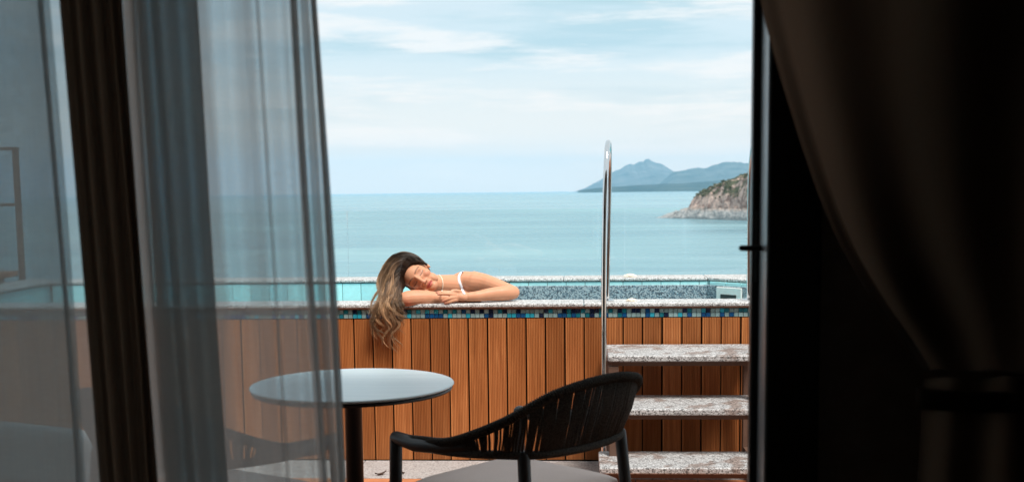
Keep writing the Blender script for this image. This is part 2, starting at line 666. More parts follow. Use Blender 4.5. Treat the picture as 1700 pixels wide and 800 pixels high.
def heightfield(name, prof, Y0, depth, nx, ny, rough, mat, zero, label, sharp=1.0, seed=0):
    """prof: list of (X, top height) along the ridge; the ridge falls away to both sides over +-depth"""
    xs = np.array([p[0] for p in prof]); hs = np.array([p[1] for p in prof])
    v, f = [], []
    span = xs[-1] - xs[0]
    for j in range(ny):
        t = j / (ny - 1) * 2 - 1
        for i in range(nx):
            x = xs[0] + span * i / (nx - 1)
            h = float(np.interp(x, xs, hs))
            h *= 1 + 0.10 * noise.fractal(Vector((x / depth * 9, 0.5, seed)), 0.8, 2.1, 4) * min(1, h / 200)
            k = (1 - abs(t)) ** sharp
            nz = noise.fractal(Vector((x / depth * 2.2, t * 2.2, seed)), 0.9, 2.1, 6)
            zz = h * k * (1 + rough * nz * (abs(t) * 0.9 + 0.1)) if k > 0 else 0
            v.append((x, Y0 + t * depth, zero + zz - (3 if abs(t) == 1 else 0)))
    for j in range(ny - 1):
        for i in range(nx - 1):
            a = j * nx + i
            f.append((a, a + 1, a + nx + 1, a + nx))
    o = link(name, pydata(name, v, f, True), mat)
    return tag(o, label, kind='structure')


def ridge(pxs, Y):
    out = []
    for px, py in pxs:
        p = at(px, py, Y)
        out.append((p.x, max(0.0, p.z - SEA)))
    return out


heightfield('mountain', ridge([(955, 318), (972, 312), (985, 304), (998, 298), (1012, 289), (1028, 282), (1040, 277), (1046, 274), (1053, 274.5), (1060, 270),
                               (1068, 268), (1074, 265.5), (1080, 267), (1088, 269), (1097, 273), (1106, 278), (1118, 286), (1140, 294), (1170, 304), (1210, 316)], 24000),
            24000, 3800, 420, 44, 0.5, m_hill('mountain_slope', (0.055, 0.062, 0.05), (0.17, 0.16, 0.145)), SEA,
            'pale blue jagged mountain rising beyond the bay', 0.9, 2)
heightfield('mountain', ridge([(1085, 315), (1100, 300), (1118, 285.5), (1135, 282), (1150, 278.5), (1160, 278.5), (1166, 279.5), (1178, 277), (1190, 274), (1205, 270.5),
                               (1220, 268), (1245, 265.5), (1290, 262), (1380, 258), (1480, 268), (1600, 290), (1750, 300)], 19500),
            19500, 2800, 420, 40, 0.45, m_hill('ridge_slope', (0.05, 0.06, 0.045), (0.13, 0.13, 0.115)), SEA,
            'long blue mountain ridge behind the rocky headland', 0.9, 5)
heightfield('hills', ridge([(960, 316.2), (990, 312), (1015, 309.8), (1035, 309), (1060, 307.6), (1085, 306.2), (1105, 304.6), (1130, 304), (1160, 302.5),
                            (1200, 300), (1300, 297), (1500, 303), (1750, 306)], 13000),
            13000, 900, 160, 20, 0.4, m_hill('low_coast', (0.022, 0.036, 0.026), (0.06, 0.07, 0.05)), SEA,
            'low dark wooded coast at the foot of the mountains', 0.7, 9)

# rocky headland
hx0 = atZ(1095, 361.5, SEA)
hx1 = atZ(1245, 366.0, SEA)
prof = [(1090, 0.0, 0.0), (1100, 1.2, 0.0), (1118, 3.4, 0.0), (1132, 5.6, 0.0), (1143, 6.6, 0.0), (1150, 7.2, 4.0), (1160, 7.0, 9.5), (1170, 6.8, 12.0), (1183, 6.8, 13.2),
        (1200, 7.0, 16.0), (1222, 7.2, 18.5), (1245, 7.5, 21.5), (1300, 8, 28), (1400, 9, 36), (1600, 9, 45), (1900, 8, 52)]
pp = np.array([p[0] for p in prof], float); p1 = np.array([p[1] for p in prof]); p2 = np.array([p[2] for p in prof])
v, f = [], []
NX, NY = 300, 110
for j in range(NY):
    s = j / (NY - 1)
    for i in range(NX):
        px = 1088 + (1500 - 1088) * (i / (NX - 1)) ** 1.35
        lo = float(np.interp(px, pp, p1)); hi = float(np.interp(px, pp, p2))
        front = np.interp(px, [1088, 1245, 1500], [842, 735, 690])
        depth = 14 + 150 * min(1, (px - 1088) / 250)
        y = front + s * depth
        xw = at(px, 340, front).x + s * depth * 0.08
        q = Vector((xw * 0.07, y * 0.07, 0))
        n1 = noise.fractal(q, 0.8, 2.2, 6)
        n2 = noise.ridged_multi_fractal(Vector((xw * 0.05, y * 0.05, 4.0)), 0.9, 2.1, 5, 1.0, 2.0) - 1.1
        shelf = lo * min(1, (s * depth / 7.0)) ** 0.6 * min(1, (1 - s) * 8)
        dd = s * depth
        cl = max(0.0, min(1.0, (dd - 10 - 5 * n1) / 16.0))
        top = hi * (cl ** 0.55) * min(1, (1 - s) * 5) ** 0.7
        n3 = noise.fractal(Vector((xw * 0.3, y * 0.3, 2.0)), 0.7, 2.1, 4)
        n4 = noise.cell(Vector((xw * 0.22 + n1, y * 0.22, 1.0))) - 0.5
        z = shelf + top + (n3 * 0.9 + n4 * 1.1) * min(1, (shelf + top) / 4.0) + (n1 * 0.9 + n2 * 0.7) * min(1, (shelf + top) / 5.0) * (1.0 + 0.06 * top)
        v.append((xw, y, SEA + z - (1.5 if j in (0, NY - 1) else 0)))
for j in range(NY - 1):
    for i in range(NX - 1):
        a = j * NX + i
        f.append((a, a + 1, a + NX + 1, a + NX))
head = link('headland', pydata('headland', v, f), 'rock')
tag(head, 'pink brown rocky headland with pale rock shelf running into the sea', kind='structure')
# scrub on the headland
srng = random.Random(3)
ico = bmesh.new(); bmesh.ops.create_icosphere(ico, subdivisions=1, radius=1.0)
iv = [q.co.copy() for q in ico.verts]; iff = [tuple(x.index for x in q.verts) for q in ico.faces]; ico.free()
parts = []
cnt = 0
while cnt < 1500:
    a = srng.randrange(len(v))
    x, y, z = v[a]
    if z - SEA < 13.5: continue
    if noise.noise(Vector((x * 0.06, y * 0.06, 9))) < -0.05 - (z - SEA - 13.5) * 0.02: continue
    cnt += 1
    r = srng.uniform(0.5, 1.5)
    for _ in range(6):
        o = Vector((x + srng.gauss(0, r * 0.6), y + srng.gauss(0, r * 0.6), z + srng.uniform(0, r * 0.5)))
        rr = r * srng.uniform(0.22, 0.5)
        parts.append(([o + Vector((q.x * rr * srng.uniform(0.7, 1.3), q.y * rr, q.z * rr * srng.uniform(0.5, 1.0))) for q in iv], iff))
V, Fc = merge(parts)
tag(link('shrubs', pydata('shrubs', V, Fc), 'shrub'), 'dark green scrub covering the top of the headland', kind='stuff')

# ================================================================== TERRACE
DW = 5.95                      # face of the pool cladding
tf = box('terrace_floor', (-6.2, 2.42, -0.40), (6.2, 8.55, -0.012), 'joint')
tag(tf, 'terrace floor of terracotta tiles edged with granite', kind='structure')
tile_me = box_mesh('floor_tile', 0.294, 0.294, 0.012, 0.002)
tile_me.materials.append(MT['terracotta'])
for i in range(17):
    for j in range(10):
        o = link('floor_tile', tile_me, None, tf)
        o.location = (-3.2 + i * 0.3, 5.42 - j * 0.3, 0.3885 + rng.uniform(-0.0006, 0.0006))
        o.location.z += 0.0
tf_base = Vector((0, (2.42 + 8.55) / 2, -0.40))
for o in list(tf.children):
    o.location = (o.location.x - tf_base.x, o.location.y - tf_base.y, o.location.z)
slab_me = box_mesh('granite_slab', 0.796, 0.372, 0.012, 0.002)
slab_me.materials.append(MT['strip'])
for i in range(7):
    o = link('granite_slab', slab_me, None, tf)
    o.location = (-3.15 + i * 0.8 - tf_base.x, 5.763 - tf_base.y, 0.389)

# ---------------------------------------------------------------- pool
pool = empty('plunge_pool', (-1.4, 6.9, 0))
tag(pool, 'raised plunge pool clad in reddish hardwood planks with blue mosaic band and granite rim', 'pool')


def pp_(o):                    # keep world place while parenting
    o.parent = pool
    o.location = Vector(o.location) - pool.location
    return o


XL, XR = -3.60, 0.814          # inner faces
XRO = 1.10
CT = 0.827
def prism(name, pts, z0, z1, mat, bev=0.0):
    bm = bmesh.new()
    c = Vector((sum(p[0] for p in pts) / len(pts), sum(p[1] for p in pts) / len(pts), 0))
    fc = bm.faces.new([bm.verts.new((p[0] - c.x, p[1] - c.y, 0)) for p in pts])
    ex = bmesh.ops.extrude_face_region(bm, geom=[fc])
    for q in ex['geom']:
        if isinstance(q, bmesh.types.BMVert): q.co.z = z1 - z0
    bmesh.ops.recalc_face_normals(bm, faces=bm.faces[:])
    if bev: bmesh.ops.bevel(bm, geom=bm.edges[:], offset=bev, segments=2, profile=0.5, affect='EDGES')
    me = bpy.data.meshes.new(name); bm.to_mesh(me); bm.free()
    return link(name, me, mat, None, (c.x, c.y, z0))


XE, XO = 1.30, 1.58            # right-hand inner and outer face
CA, CB = Vector((0.814, 7.62, 0)), Vector((1.30, 7.18, 0))     # slanting far corner
pp_(box('core_wall', (-3.88, DW + 0.05, 0), (XO, DW + 0.19, 0.796), 'backing'))
pp_(box('core_wall', (-3.86, 7.672, 0), (0.86, 7.90, 0.80), 'facade'))
pp_(prism('core_wall', [(0.862, 7.628), (XE + 0.03, 7.205), (XO - 0.02, 7.205), (XO - 0.02, 7.90), (0.862, 7.90)], 0, 0.80, 'facade'))
pp_(box('core_wall', (XE + 0.03, DW + 0.192, 0), (XO - 0.02, 7.203, 0.80), 'facade'))
pp_(box('core_wall', (-3.86, DW + 0.192, 0), (XL - 0.03, 7.658, 0.80), 'facade'))
POOLP = [(XL, 6.146), (XE, 6.146), (XE, 7.18), (0.814, 7.612), (XL, 7.612)]
pp_(prism('pool_floor', [(XL - 0.028, DW + 0.193), (XE + 0.028, DW + 0.193), (XE + 0.028, 7.2), (0.86, 7.62), (0.86, 7.668), (XL - 0.028, 7.668)], -0.01, 0.05, 'cyan'))
# reeded planks
PW = 0.1
pr = []
w = 0.0918
ng = 10
xs0 = -w / 2
pr.append((xs0, 0.020)); pr.append((xs0, 0.002)); pr.append((xs0 + 0.002, 0.0))
step = (w - 0.008) / ng
for k in range(ng):
    a = xs0 + 0.004 + k * step
    pr += [(a + step * 0.10, 0.0), (a + step * 0.58, 0.0), (a + step * 0.64, 0.0042), (a + step * 0.96, 0.0042)]
pr += [(-xs0 - 0.002, 0.0), (-xs0, 0.002), (-xs0, 0.020)]
pz0, pz1 = 0.006, 0.7485
pv = [(x, y, 0.0) for x, y in pr] + [(x, y, pz1 - pz0) for x, y in pr]
n_ = len(pr)
pf = [(k, k + 1, n_ + k + 1, n_ + k) for k in range(n_ - 1)]
pf.append(tuple(range(n_ - 1, -1, -1))); pf.append(tuple(range(n_, 2 * n_)))
plank_me = pydata('plank', pv, pf)
plank_me.materials.append(MT['plank'])
x_seam = at(713.2, 536, DW).x
k0 = -31
for k in range(k0, 24):
    xc = x_seam + (k + 0.5) * PW
    if xc > 1.46: break
    o = link('plank', plank_me, None)
    o.location = (xc + rng.uniform(-0.0012, 0.0012), DW + rng.uniform(0, 0.003), pz0 + rng.uniform(-0.001, 0.001))
    pp_(o)
pp_(box('corner_post', (1.515, DW - 0.01, 0.004), (XO - 0.003, DW + 0.048, 0.7485), 'backing'))
# mosaic band
pp_(box('grout_bed', (-3.88, DW + 0.012, 0.7515), (XO, DW + 0.049, 0.7985), 'grout'))
TP = 0.0237
tile_meshes = {}
for c in ('navy', 'blue', 'teal', 'aqua', 'pale'):
    me = box_mesh('mosaic_tile', 0.0214, 0.008, 0.0208, 0.0012)
    me.materials.append(MT[c])
    tile_meshes[c] = me
trng = random.Random(21)
far_parts = {c: [] for c in tile_meshes}
xt = x_seam - 0.795
i0 = int((-3.86 - x_seam) / TP)
i = i0
while True:
    x = x_seam + (i + 0.5) * TP
    if x > 0.955: break
    for row in range(2):
        if row == 0:          # lower row
            c = trng.choices(['blue', 'navy', 'teal', 'aqua', 'pale'], [0.34, 0.06, 0.08, 0.14, 0.46])[0]
        else:
            c = trng.choices(['blue', 'navy', 'teal', 'aqua', 'pale'], [0.10, 0.28, 0.18, 0.03, 0.50])[0]
        z = 0.7525 + row * 0.0231 + 0.0002
        pos = Vector((x, DW + 0.006, z))
        if x > -1.62:
            o = link('mosaic_tile', tile_meshes[c], None)
            o.location = pos
            o.rotation_euler = (trng.uniform(-0.02, 0.02), 0, trng.uniform(-0.02, 0.02))
            pp_(o)
        else:
            me = tile_meshes[c]
            far_parts[c].append(([Vector(q.co) + pos - pool.location for q in me.vertices], [tuple(p.vertices) for p in me.polygons]))
    i += 1
for c, prt in far_parts.items():
    if prt:
        V, Fc = merge(prt)
        o = link('mosaic_tiles', pydata('mosaic_tiles', V, Fc), c, pool)
        o['kind'] = 'stuff'
pp_(box('under_coping_strip', (-3.89, DW - 0.006, 0.7995), (XO, DW + 0.05, 0.8075), 'brownstrip'))  # thin brown strip directly under the front coping


def coping(x0, x1, y0, y1, n, along='x'):
    for k in range(n):
        if along == 'x':
            a, b = x0 + (x1 - x0) * k / n, x0 + (x1 - x0) * (k + 1) / n
            o = box('coping_stone', (a + 0.0012, y0, 0.8080), (b - 0.0012, y1, CT), 'granite', None, 0.006, 3)
        else:
            a, b = y0 + (y1 - y0) * k / n, y0 + (y1 - y0) * (k + 1) / n
            o = box('coping_stone', (x0, a + 0.0012, 0.8080), (x1, b - 0.0012, CT), 'granite', None, 0.006, 3)
        pp_(o)


coping(-3.90, 0.979, DW - 0.02, 6.155, 5)
coping(-3.90, 0.8135, 7.640, 7.915, 5)
coping(XE, XO + 0.02, 6.401, 7.199, 1, 'y')
coping(-3.90, XL, 6.156, 7.639, 2, 'y')
pp_(prism('coping_stone', [(0.8148, 7.640), (XE, 7.200), (XO + 0.02, 7.200), (XO + 0.02, 7.915), (0.8148, 7.915)], 0.8080, CT, 'granite', 0.005))
pp_(prism('coping_stone', [(0.9803, DW - 0.02), (XO + 0.02, DW - 0.02), (XO + 0.02, 6.400), (XE, 6.400), (0.9803, 6.155)], 0.8080, CT, 'granite', 0.005))
# inner faces: big cyan tiles, speckled lining on the right-hand stretch
ct_me = box_mesh('pool_tile', 0.1215, 0.010, 0.62, 0.0015)
ct_me.materials.append(MT['cyan'])
k = 0
x = XL + 0.065
while x < XR + 0.02:
    o = link('pool_tile', ct_me, None)
    o.location = (x, 7.654, 0.183)
    pp_(o)
    x += 0.1245
y = 6.25
while y < 7.62:
    for sx in (XE + 0.018, XL - 0.018):
        if sx > 0 and y > 7.12: continue
        o = link('pool_tile', ct_me, None)
        o.location = (sx, y, 0.183)
        o.rotation_euler = (0, 0, R(90))
        pp_(o)
    y += 0.1245
cdir = (CB - CA).normalized(); cang = math.atan2(cdir.y, cdir.x); cnor = Vector((cdir.y, -cdir.x, 0))   # towards the water
if cnor.y > 0: cnor = -cnor
for k in range(5):
    o = link('pool_tile', ct_me, None)
    o.location = CA + cdir * (0.07 + 0.1245 * k) - cnor * 0.012 + Vector((0, 0, 0.183))
    o.rotation_euler = (0, 0, cang)
    pp_(o)
pp_(box('speckled_lining', (-0.55, 7.615, 0.06), (0.822, 7.648, 0.780), 'lining', None, 0.004, 2))
o = link('speckled_lining', box_mesh('speckled_lining', 0.664, 0.014, 0.72, 0.004, 2), 'lining')
o.location = CA + cdir * 0.332 + cnor * 0.004 + Vector((0, 0, 0.06)); o.rotation_euler = (0, 0, cang); pp_(o)
sk = link('skimmer', box_mesh('skimmer', 0.192, 0.016, 0.165, 0.003), 'white')
sk.location = CA + cdir * 0.180 + cnor * 0.0195 + Vector((0, 0, 0.608)); sk.rotation_euler = (0, 0, cang); pp_(sk)
so = link('opening', box_mesh('opening', 0.120, 0.004, 0.088), 'black', sk, (0, 0, 0))
sgn = -1 if (Matrix.Rotation(cang, 3, 'Z') @ Vector((0, -1, 0))).dot(cnor) > 0 else 1
so.location = (0, sgn * 0.0085, 0.032)
water = prism('pool_water', POOLP, 0.052, 0.665, None)
Mw = Mat('pool_water')
Mw.set(Base_Color=(0.25, 0.72, 0.80), Roughness=0.03, IOR=1.33)
Mw.b.inputs['Transmission Weight'].default_value = 0.6
Mw.bump(Mw.noise(Mw.mapping((1, 1, 0)), 5.0, 3), 0.15, 0.02)
water.data.materials.append(Mw.m)
tag(water, 'turquoise water in the plunge pool', kind='structure')

# ---------------------------------------------------------------- steps
steps = empty('pool_steps', (0.6, 5.5, 0))
tag(steps, 'three granite steps on a brown open frame leading up to the pool', 'steps')


def sp_(o):
    o.parent = steps
    o.location = Vector(o.location) - steps.location
    return o


treads = [(0.069, 5.100, 5.440, 0.170), (0.105, 5.300, 5.680, 0.397), (0.116, 5.500, 5.915, 0.617)]
SX1 = 0.86
for x0, y0, y1, z in treads:
    sp_(box('tread', (x0, y0, z - 0.030), (SX1, y1, z), 'tread', None, 0.007, 3))
    sp_(box('tread_rail', (x0 + 0.02, y0 + 0.022, z - 0.052), (SX1 - 0.002, y0 + 0.052, z - 0.0315), 'brownmetal'))
    sp_(box('tread_rail', (x0 + 0.02, y1 - 0.05, z - 0.052), (SX1 - 0.002, y1 - 0.02, z - 0.0315), 'brownmetal'))
for x in (0.118, 0.800):
    for y, z in ((5.545, 0.563), (5.355, 0.344), (5.155, 0.117), (5.845, 0.563)):
        sp_(box('post', (x, y - 0.028, 0.001), (x + 0.05, y + 0.020, z), 'brownmetal', None, 0.003))
    sp_(box('stringer', (x + 0.006, 5.20, 0.070), (x + 0.044, 5.83, 0.105), 'brownmetal'))

# ---------------------------------------------------------------- handrails
def handrail(name, x, label, mirror=1):
    root = empty(name, (x, 5.47, 0))
    tag(root, label, 'handrail', 'steel handrails of the pool steps')
    pts = [(0.000, 0.0, 0.004), (0.000, 0.02, 0.40), (0.002, 0.04, 0.80), (0.006, 0.07, 1.15), (0.013, 0.11, 1.42), (0.019, 0.145, 1.545), (0.024, 0.20, 1.608), (0.031, 0.30, 1.634),
           (0.037, 0.40, 1.612), (0.039, 0.46, 1.54), (0.039, 0.50, 1.42), (0.034, 0.54, 1.15), (0.030, 0.565, 0.95), (0.028, 0.575, CT + 0.002)]
    pts = [(p[0] * mirror, p[1], p[2]) for p in pts]
    tube('tube', spline(pts, 70), 0.0130, 'steel', root, 16)
    v, f = lathe_data([(0.038, 0.0), (0.038, 0.004), (0.022, 0.009)], 24)
    o = link('base_flange', pydata('base_flange', v, f), 'steel', root, (0, 0, 0.001))
    o = link('base_flange', pydata('base_flange', v, f), 'steel', root, (0.028 * mirror, 0.575, CT + 0.001))
    return root


handrail('handrail', 0.096, 'polished steel handrail loop standing in the open beside the granite steps')
handrail('handrail', 0.885, 'polished steel handrail loop half hidden behind the black door edge', -1)

# ---------------------------------------------------------------- stones on the rim
def stone(x, y, s, label):
    bm = bmesh.new()
    bmesh.ops.create_icosphere(bm, subdivisions=3, radius=1.0)
    for q in bm.verts:
        n = noise.noise(q.co * 1.7 + Vector((x * 9, y, 0))) * 0.28
        q.co = Vector((q.co.x * s, q.co.y * s * 0.7, max(-0.3, q.co.z) * s * 0.42)) * (1 + n)
    me = bpy.data.meshes.new('pale_stone')
    bm.to_mesh(me); bm.free()
    zmin = min(q.co.z for q in me.vertices)
    o = link('pale_stone', me, 'stone', None, (x, y, CT - zmin))
    tag(o, label, 'stone', 'pale stones lying on the pool rim')


p = atZ(1048, 500, CT); stone(p.x, p.y, 0.027, 'small cream stone lying on the near pool rim beside the handrail')
p = atZ(1046, 459.5, CT); stone(p.x, p.y, 0.040, 'flat cream stone lying on the far pool rim before the glass')

# ---------------------------------------------------------------- glass balustrade
bal = empty('glass_balustrade', (-1.4, 7.935, 0.80))
tag(bal, 'frameless clear glass balustrade along the far pool rim in front of the sea', 'balustrade')
GJ = -1.620
for x0, x1 in ((-5.02, -3.325), (-3.32, GJ - 0.003), (GJ + 0.003, 0.28), (0.286, 2.2)):
    o = box('glass_panel', (x0, 7.925, 0.40), (x1, 7.937, 1.279), 'glass')
    o.parent = bal; o.location = Vector(o.location) - bal.location
for x in (-4.5, -2.9, -1.9, -1.3, 0.0, 0.5, 1.6):
    o = box('clamp', (x - 0.03, 7.921, 0.62), (x + 0.03, 7.947, 0.70), 'steel')
    o.parent = bal; o.location = Vector(o.location) - bal.location

# railing frame and timber platform seen through the curtain at the far left
fr = empty('metal_railing', (-4.9, 8.3, 0))
tag(fr, 'slim grey metal railing frame behind the left end of the pool', 'railing')
pA = at(25, 245, 8.3); pB = at(30, 338, 8.3)
for xx in (pA.x, pA.x - 1.1):
    o = box('post', (xx - 0.018, 8.285, 0.0), (xx + 0.018, 8.315, pA.z - 0.02), 'brownmetal'); o.parent = fr; o.location = Vector(o.location) - fr.location
for zz in (pA.z, pB.z):
    o = box('rail', (pA.x - 1.3, 8.28, zz - 0.019), (pA.x + 0.02, 8.32, zz + 0.002), 'brownmetal'); o.parent = fr; o.location = Vector(o.location) - fr.location
plat = empty('timber_bench', (-4.4, 7.6, 0))
tag(plat, 'orange brown timber bench top beyond the left end of the pool', 'bench')
for k in range(5):
    o = box('slat', (-5.2, 7.32 + k * 0.11, 0.855), (-3.93 + 0.02 * (k % 2), 7.42 + k * 0.11, 0.89), 'timber', None, 0.003); o.parent = plat; o.location = Vector(o.location) - plat.location
for x in (-5.1, -4.05):
    for y in (7.36, 7.80):
        o = box('leg', (x - 0.03, y - 0.03, 0.0), (x + 0.03, y + 0.03, 0.854), 'timber'); o.parent = plat; o.location = Vector(o.location) - plat.location

# ---------------------------------------------------------------- table
table = empty('round_table', (-0.818, 4.03, 0))
tag(table, 'round bistro table with pale grey top on one dark post', 'table')
v, f = lathe_data([(0.0005, 0.718), (0.345, 0.718), (0.356, 0.722), (0.360, 0.726), (0.358, 0.7295), (0.352, 0.7305), (0.0005, 0.7305)], 72)
link('tabletop', pydata('tabletop', v, f), 'tabletop', table)
v, f = lathe_data([(0.0005, 0.7065), (0.351, 0.7065), (0.354, 0.712), (0.350, 0.7175), (0.0005, 0.7175)], 72)
link('edge_band', pydata('edge_band', v, f, False), 'darkmetal', table)
v, f = lathe_data([(0.031, 0.012), (0.031, 0.69), (0.06, 0.7), (0.06, 0.706)], 28)
link('post', pydata('post', v, f, True), 'darkmetal', table)
v, f = lathe_data([(0.215, 0.001), (0.215, 0.008), (0.2, 0.012), (0.03, 0.016)], 48)
link('base', pydata('base', v, f), 'darkmetal', table)


# ---------------------------------------------------------------- chairs
def make_chair():
    """rope chair facing -x, feet on z=0, origin under the seat centre"""
    root = empty('rope_armchair')
    W = 0.285       # half width (y)
    XF, XB = -0.275, 0.27
    # plan curve of the shell from left arm tip round the back to right arm tip
    def plan(t):
        # t 0..1 ; 0 = arm tip on -y side, 1 = arm tip on +y side
        pts = [(XF, -W - 0.005), (XF + 0.14, -W - 0.015), (XF + 0.29, -W - 0.022), (XB - 0.10, -W + 0.0), (XB + 0.02, -W + 0.095), (XB + 0.055, 0.0),
               (XB + 0.02, W - 0.095), (XB - 0.10, W), (XF + 0.29, W + 0.022), (XF + 0.14, W + 0.015), (XF, W + 0.005)]
        return pts
    top_z = [0.618, 0.628, 0.650, 0.728, 0.812, 0.838, 0.812, 0.728, 0.650, 0.628, 0.618]
    bot_z = [0.600, 0.606, 0.614, 0.624, 0.624, 0.622, 0.624, 0.624, 0.614, 0.606, 0.600]
    P = plan(0)
    top = spline([(p[0] * 1.0 + (0.035 if 3 <= i <= 7 else 0) * (1 if p[0] > 0 else 0), p[1] * (1.03 if 2 <= i <= 8 else 1), z) for i, (p, z) in enumerate(zip(P, top_z))], 121)
    bot = spline([(p[0] * (1 - (0.10 if p[0] > 0 else 0)), p[1] * (0.985), z) for p, z in zip(P, bot_z)], 121)
    tube('top_rail', top, 0.0130, 'rope', root, 10)
    tube('bottom_rail', bot[16:105], 0.0135, 'rope', root, 10)
    # rope windings round the rails and vertical strands
    prt = []
    crng = random.Random(5)
    for i in range(22, 99):
        for sub in (0.0, 0.34, 0.67):
            u = i + sub
            a = top[int(u)] * (1 - (u % 1)) + top[min(120, int(u) + 1)] * (u % 1)
            ub = 60 + (u - 60) * 0.93 + crng.uniform(-0.35, 0.35)
            b = bot[int(ub)] * (1 - (ub % 1)) + bot[min(120, int(ub) + 1)] * (ub % 1)
            if abs(a[2] - b[2]) < 0.03: continue
            if crng.random() < 0.20 and 28 < i < 92: continue
            mid = (a + b) / 2
            mid = mid + np.array([0.006 * (1 if mid[0] > 0.1 else 0), 0.004 * np.sign(mid[1]), 0])
            prt.append(tube_data([a, mid, b], 0.0034, 6))
    V, Fc = merge(prt)
    o = link('rope_strands', pydata('rope_strands', V, Fc, True), 'rope', root); o['kind'] = 'stuff'
    prt = []
    for i_ in range(12, 230):
        i = i_ // 2
        c = top[i] if i_ % 2 == 0 else (top[i] + top[i + 1]) / 2
        d = (top[min(120, i + 1)] - top[i - 1]); d /= np.linalg.norm(d)
        n1 = np.cross(d, [0, 0, 1.0]); n1 /= np.linalg.norm(n1); n2 = np.cross(n1, d)
        ring = [c + (n1 * math.cos(a) + n2 * math.sin(a)) * 0.0134 for a in np.linspace(0, 2 * math.pi, 10, endpoint=False)]
        prt.append(tube_data(ring, 0.0028, 5, closed=True))
    V, Fc = merge(prt)
    o = link('rope_windings', pydata('rope_windings', V, Fc, True), 'rope', root); o['kind'] = 'stuff'
    for s in (-1, 1):
        tube('arm', [top[0] if s < 0 else top[120]] + [(XF + 0.10, s * (W + 0.012), 0.612), (XF + 0.24, s * (W + 0.017), 0.626), (XF + 0.33, s * (W + 0.016), 0.640)], [0.021, 0.0245, 0.0245, 0.018], 'darkmetal', root, 12)
        tube('leg', [(XF - 0.03, s * (W + 0.012), 0.003), (XF - 0.006, s * (W + 0.008), 0.40), (XF, s * (W + 0.005), 0.618)], [0.0165, 0.0205, 0.0205], 'darkmetal', root, 14)
        tube('leg', [(XB + 0.04, s * (W - 0.01), 0.003), (XB - 0.02, s * (W - 0.045), 0.40), (XB - 0.04, s * (W - 0.055), 0.62)], [0.0165, 0.0195, 0.0195], 'darkmetal', root, 14)
    # seat frame
    fr = [(XF + 0.01, -W + 0.01, 0.395), (XB - 0.02, -W + 0.04, 0.395), (XB - 0.02, W - 0.04, 0.395), (XF + 0.01, W - 0.01, 0.395)]
    prt = []
    for a in range(4):
        prt.append(tube_data([fr[a], fr[(a + 1) % 4]], 0.015, 10))
    V, Fc = merge(prt)
    link('seat_frame', pydata('seat_frame', V, Fc, True), 'darkmetal', root)
    # cushion : superellipse plan, pillowy
    cv, cf = [], []
    n, m = 40, 7
    prof = [(0.90, 0.408), (0.985, 0.414), (1.0, 0.430), (1.0, 0.446), (0.985, 0.461), (0.93, 0.469), (0.55, 0.475)]
    for s_, z in prof:
        for k in range(n):
            a = 2 * math.pi * k / n
            ca, sa = math.cos(a), math.sin(a)
            ex = 0.28
            cv.append((math.copysign(abs(ca) ** ex, ca) * 0.262 * s_ - 0.02, math.copysign(abs(sa) ** ex, sa) * 0.262 * s_, z))
    for i in range(m - 1):
        for k in range(n):
            q = (k + 1) % n
            cf.append((i * n + k, i * n + q, (i + 1) * n + q, (i + 1) * n + k))
    cf.append(tuple(range(n))[::-1]); cf.append(tuple((m - 1) * n + k for k in range(n)))
    link('seat_cushion', pydata('seat_cushion', cv, cf, True), 'cushion', root)
    return root


def copy_thing(src):
    c = src.copy(); COL.objects.link(c)
    for ch in src.children:
        d = ch.copy(); COL.objects.link(d); d.parent = c
    return c


ch1 = make_chair()
ch1.location = (-0.206, 3.690, 0)
ch1.rotation_euler = (0, 0, R(-40))
tag(ch1, 'dark rope armchair with grey cushion in front of the open steps', 'chair', 'rope armchairs at the round table')
ch2 = copy_thing(ch1)
CR2 = R(-118.4)
p_ = atZ(556, 722, 0.63)
ch2.location = (p_.x - (-0.275 * math.cos(CR2) - 0.29 * math.sin(CR2)), p_.y - (-0.275 * math.sin(CR2) + 0.29 * math.cos(CR2)), 0)
ch2.rotation_euler = (0, 0, CR2)
tag(ch2, 'dark rope armchair seen through the sheer curtain below the round table', 'chair', 'rope armchairs at the round table')

# ---------------------------------------------------------------- lounge seat at far left
lo = empty('lounge_seat', (-2.05, 3.55, 0))
tag(lo, 'low lounge seat with white cushions dimly seen through the left edge of the curtain', 'seat')


def lp(o):
    o.parent = lo; o.location = Vector(o.location) - lo.location
    return o


lp(box('seat_base', (-2.75, 3.15, 0.06), (-1.62, 3.95, 0.28), 'darkmetal', None, 0.02, 2))
lp(box('seat_cushion', (-2.72, 3.17, 0.282), (-1.65, 3.93, 0.43), 'linen', None, 0.05, 4))
for (x, y, a) in ((-1.92, 3.80, 8), (-2.42, 3.84, -6)):
    o = link('back_cushion', box_mesh('back_cushion', 0.42, 0.15, 0.20, 0.06, 4), 'linen', lo)
    o.location = Vector((x, y, 0.425)) - lo.location
    o.rotation_euler = (R(-14), R(a), R(a))
lp(box('armrest', (-1.60, 3.16, 0.06), (-1.50, 3.95, 0.52), 'darkmetal', None, 0.03, 3))
for x in (-2.70, -1.55):
    for y in (3.2, 3.9):
        lp(box('foot', (x - 0.02, y - 0.02, 0.001), (x + 0.02, y + 0.02, 0.0595), 'darkmetal'))

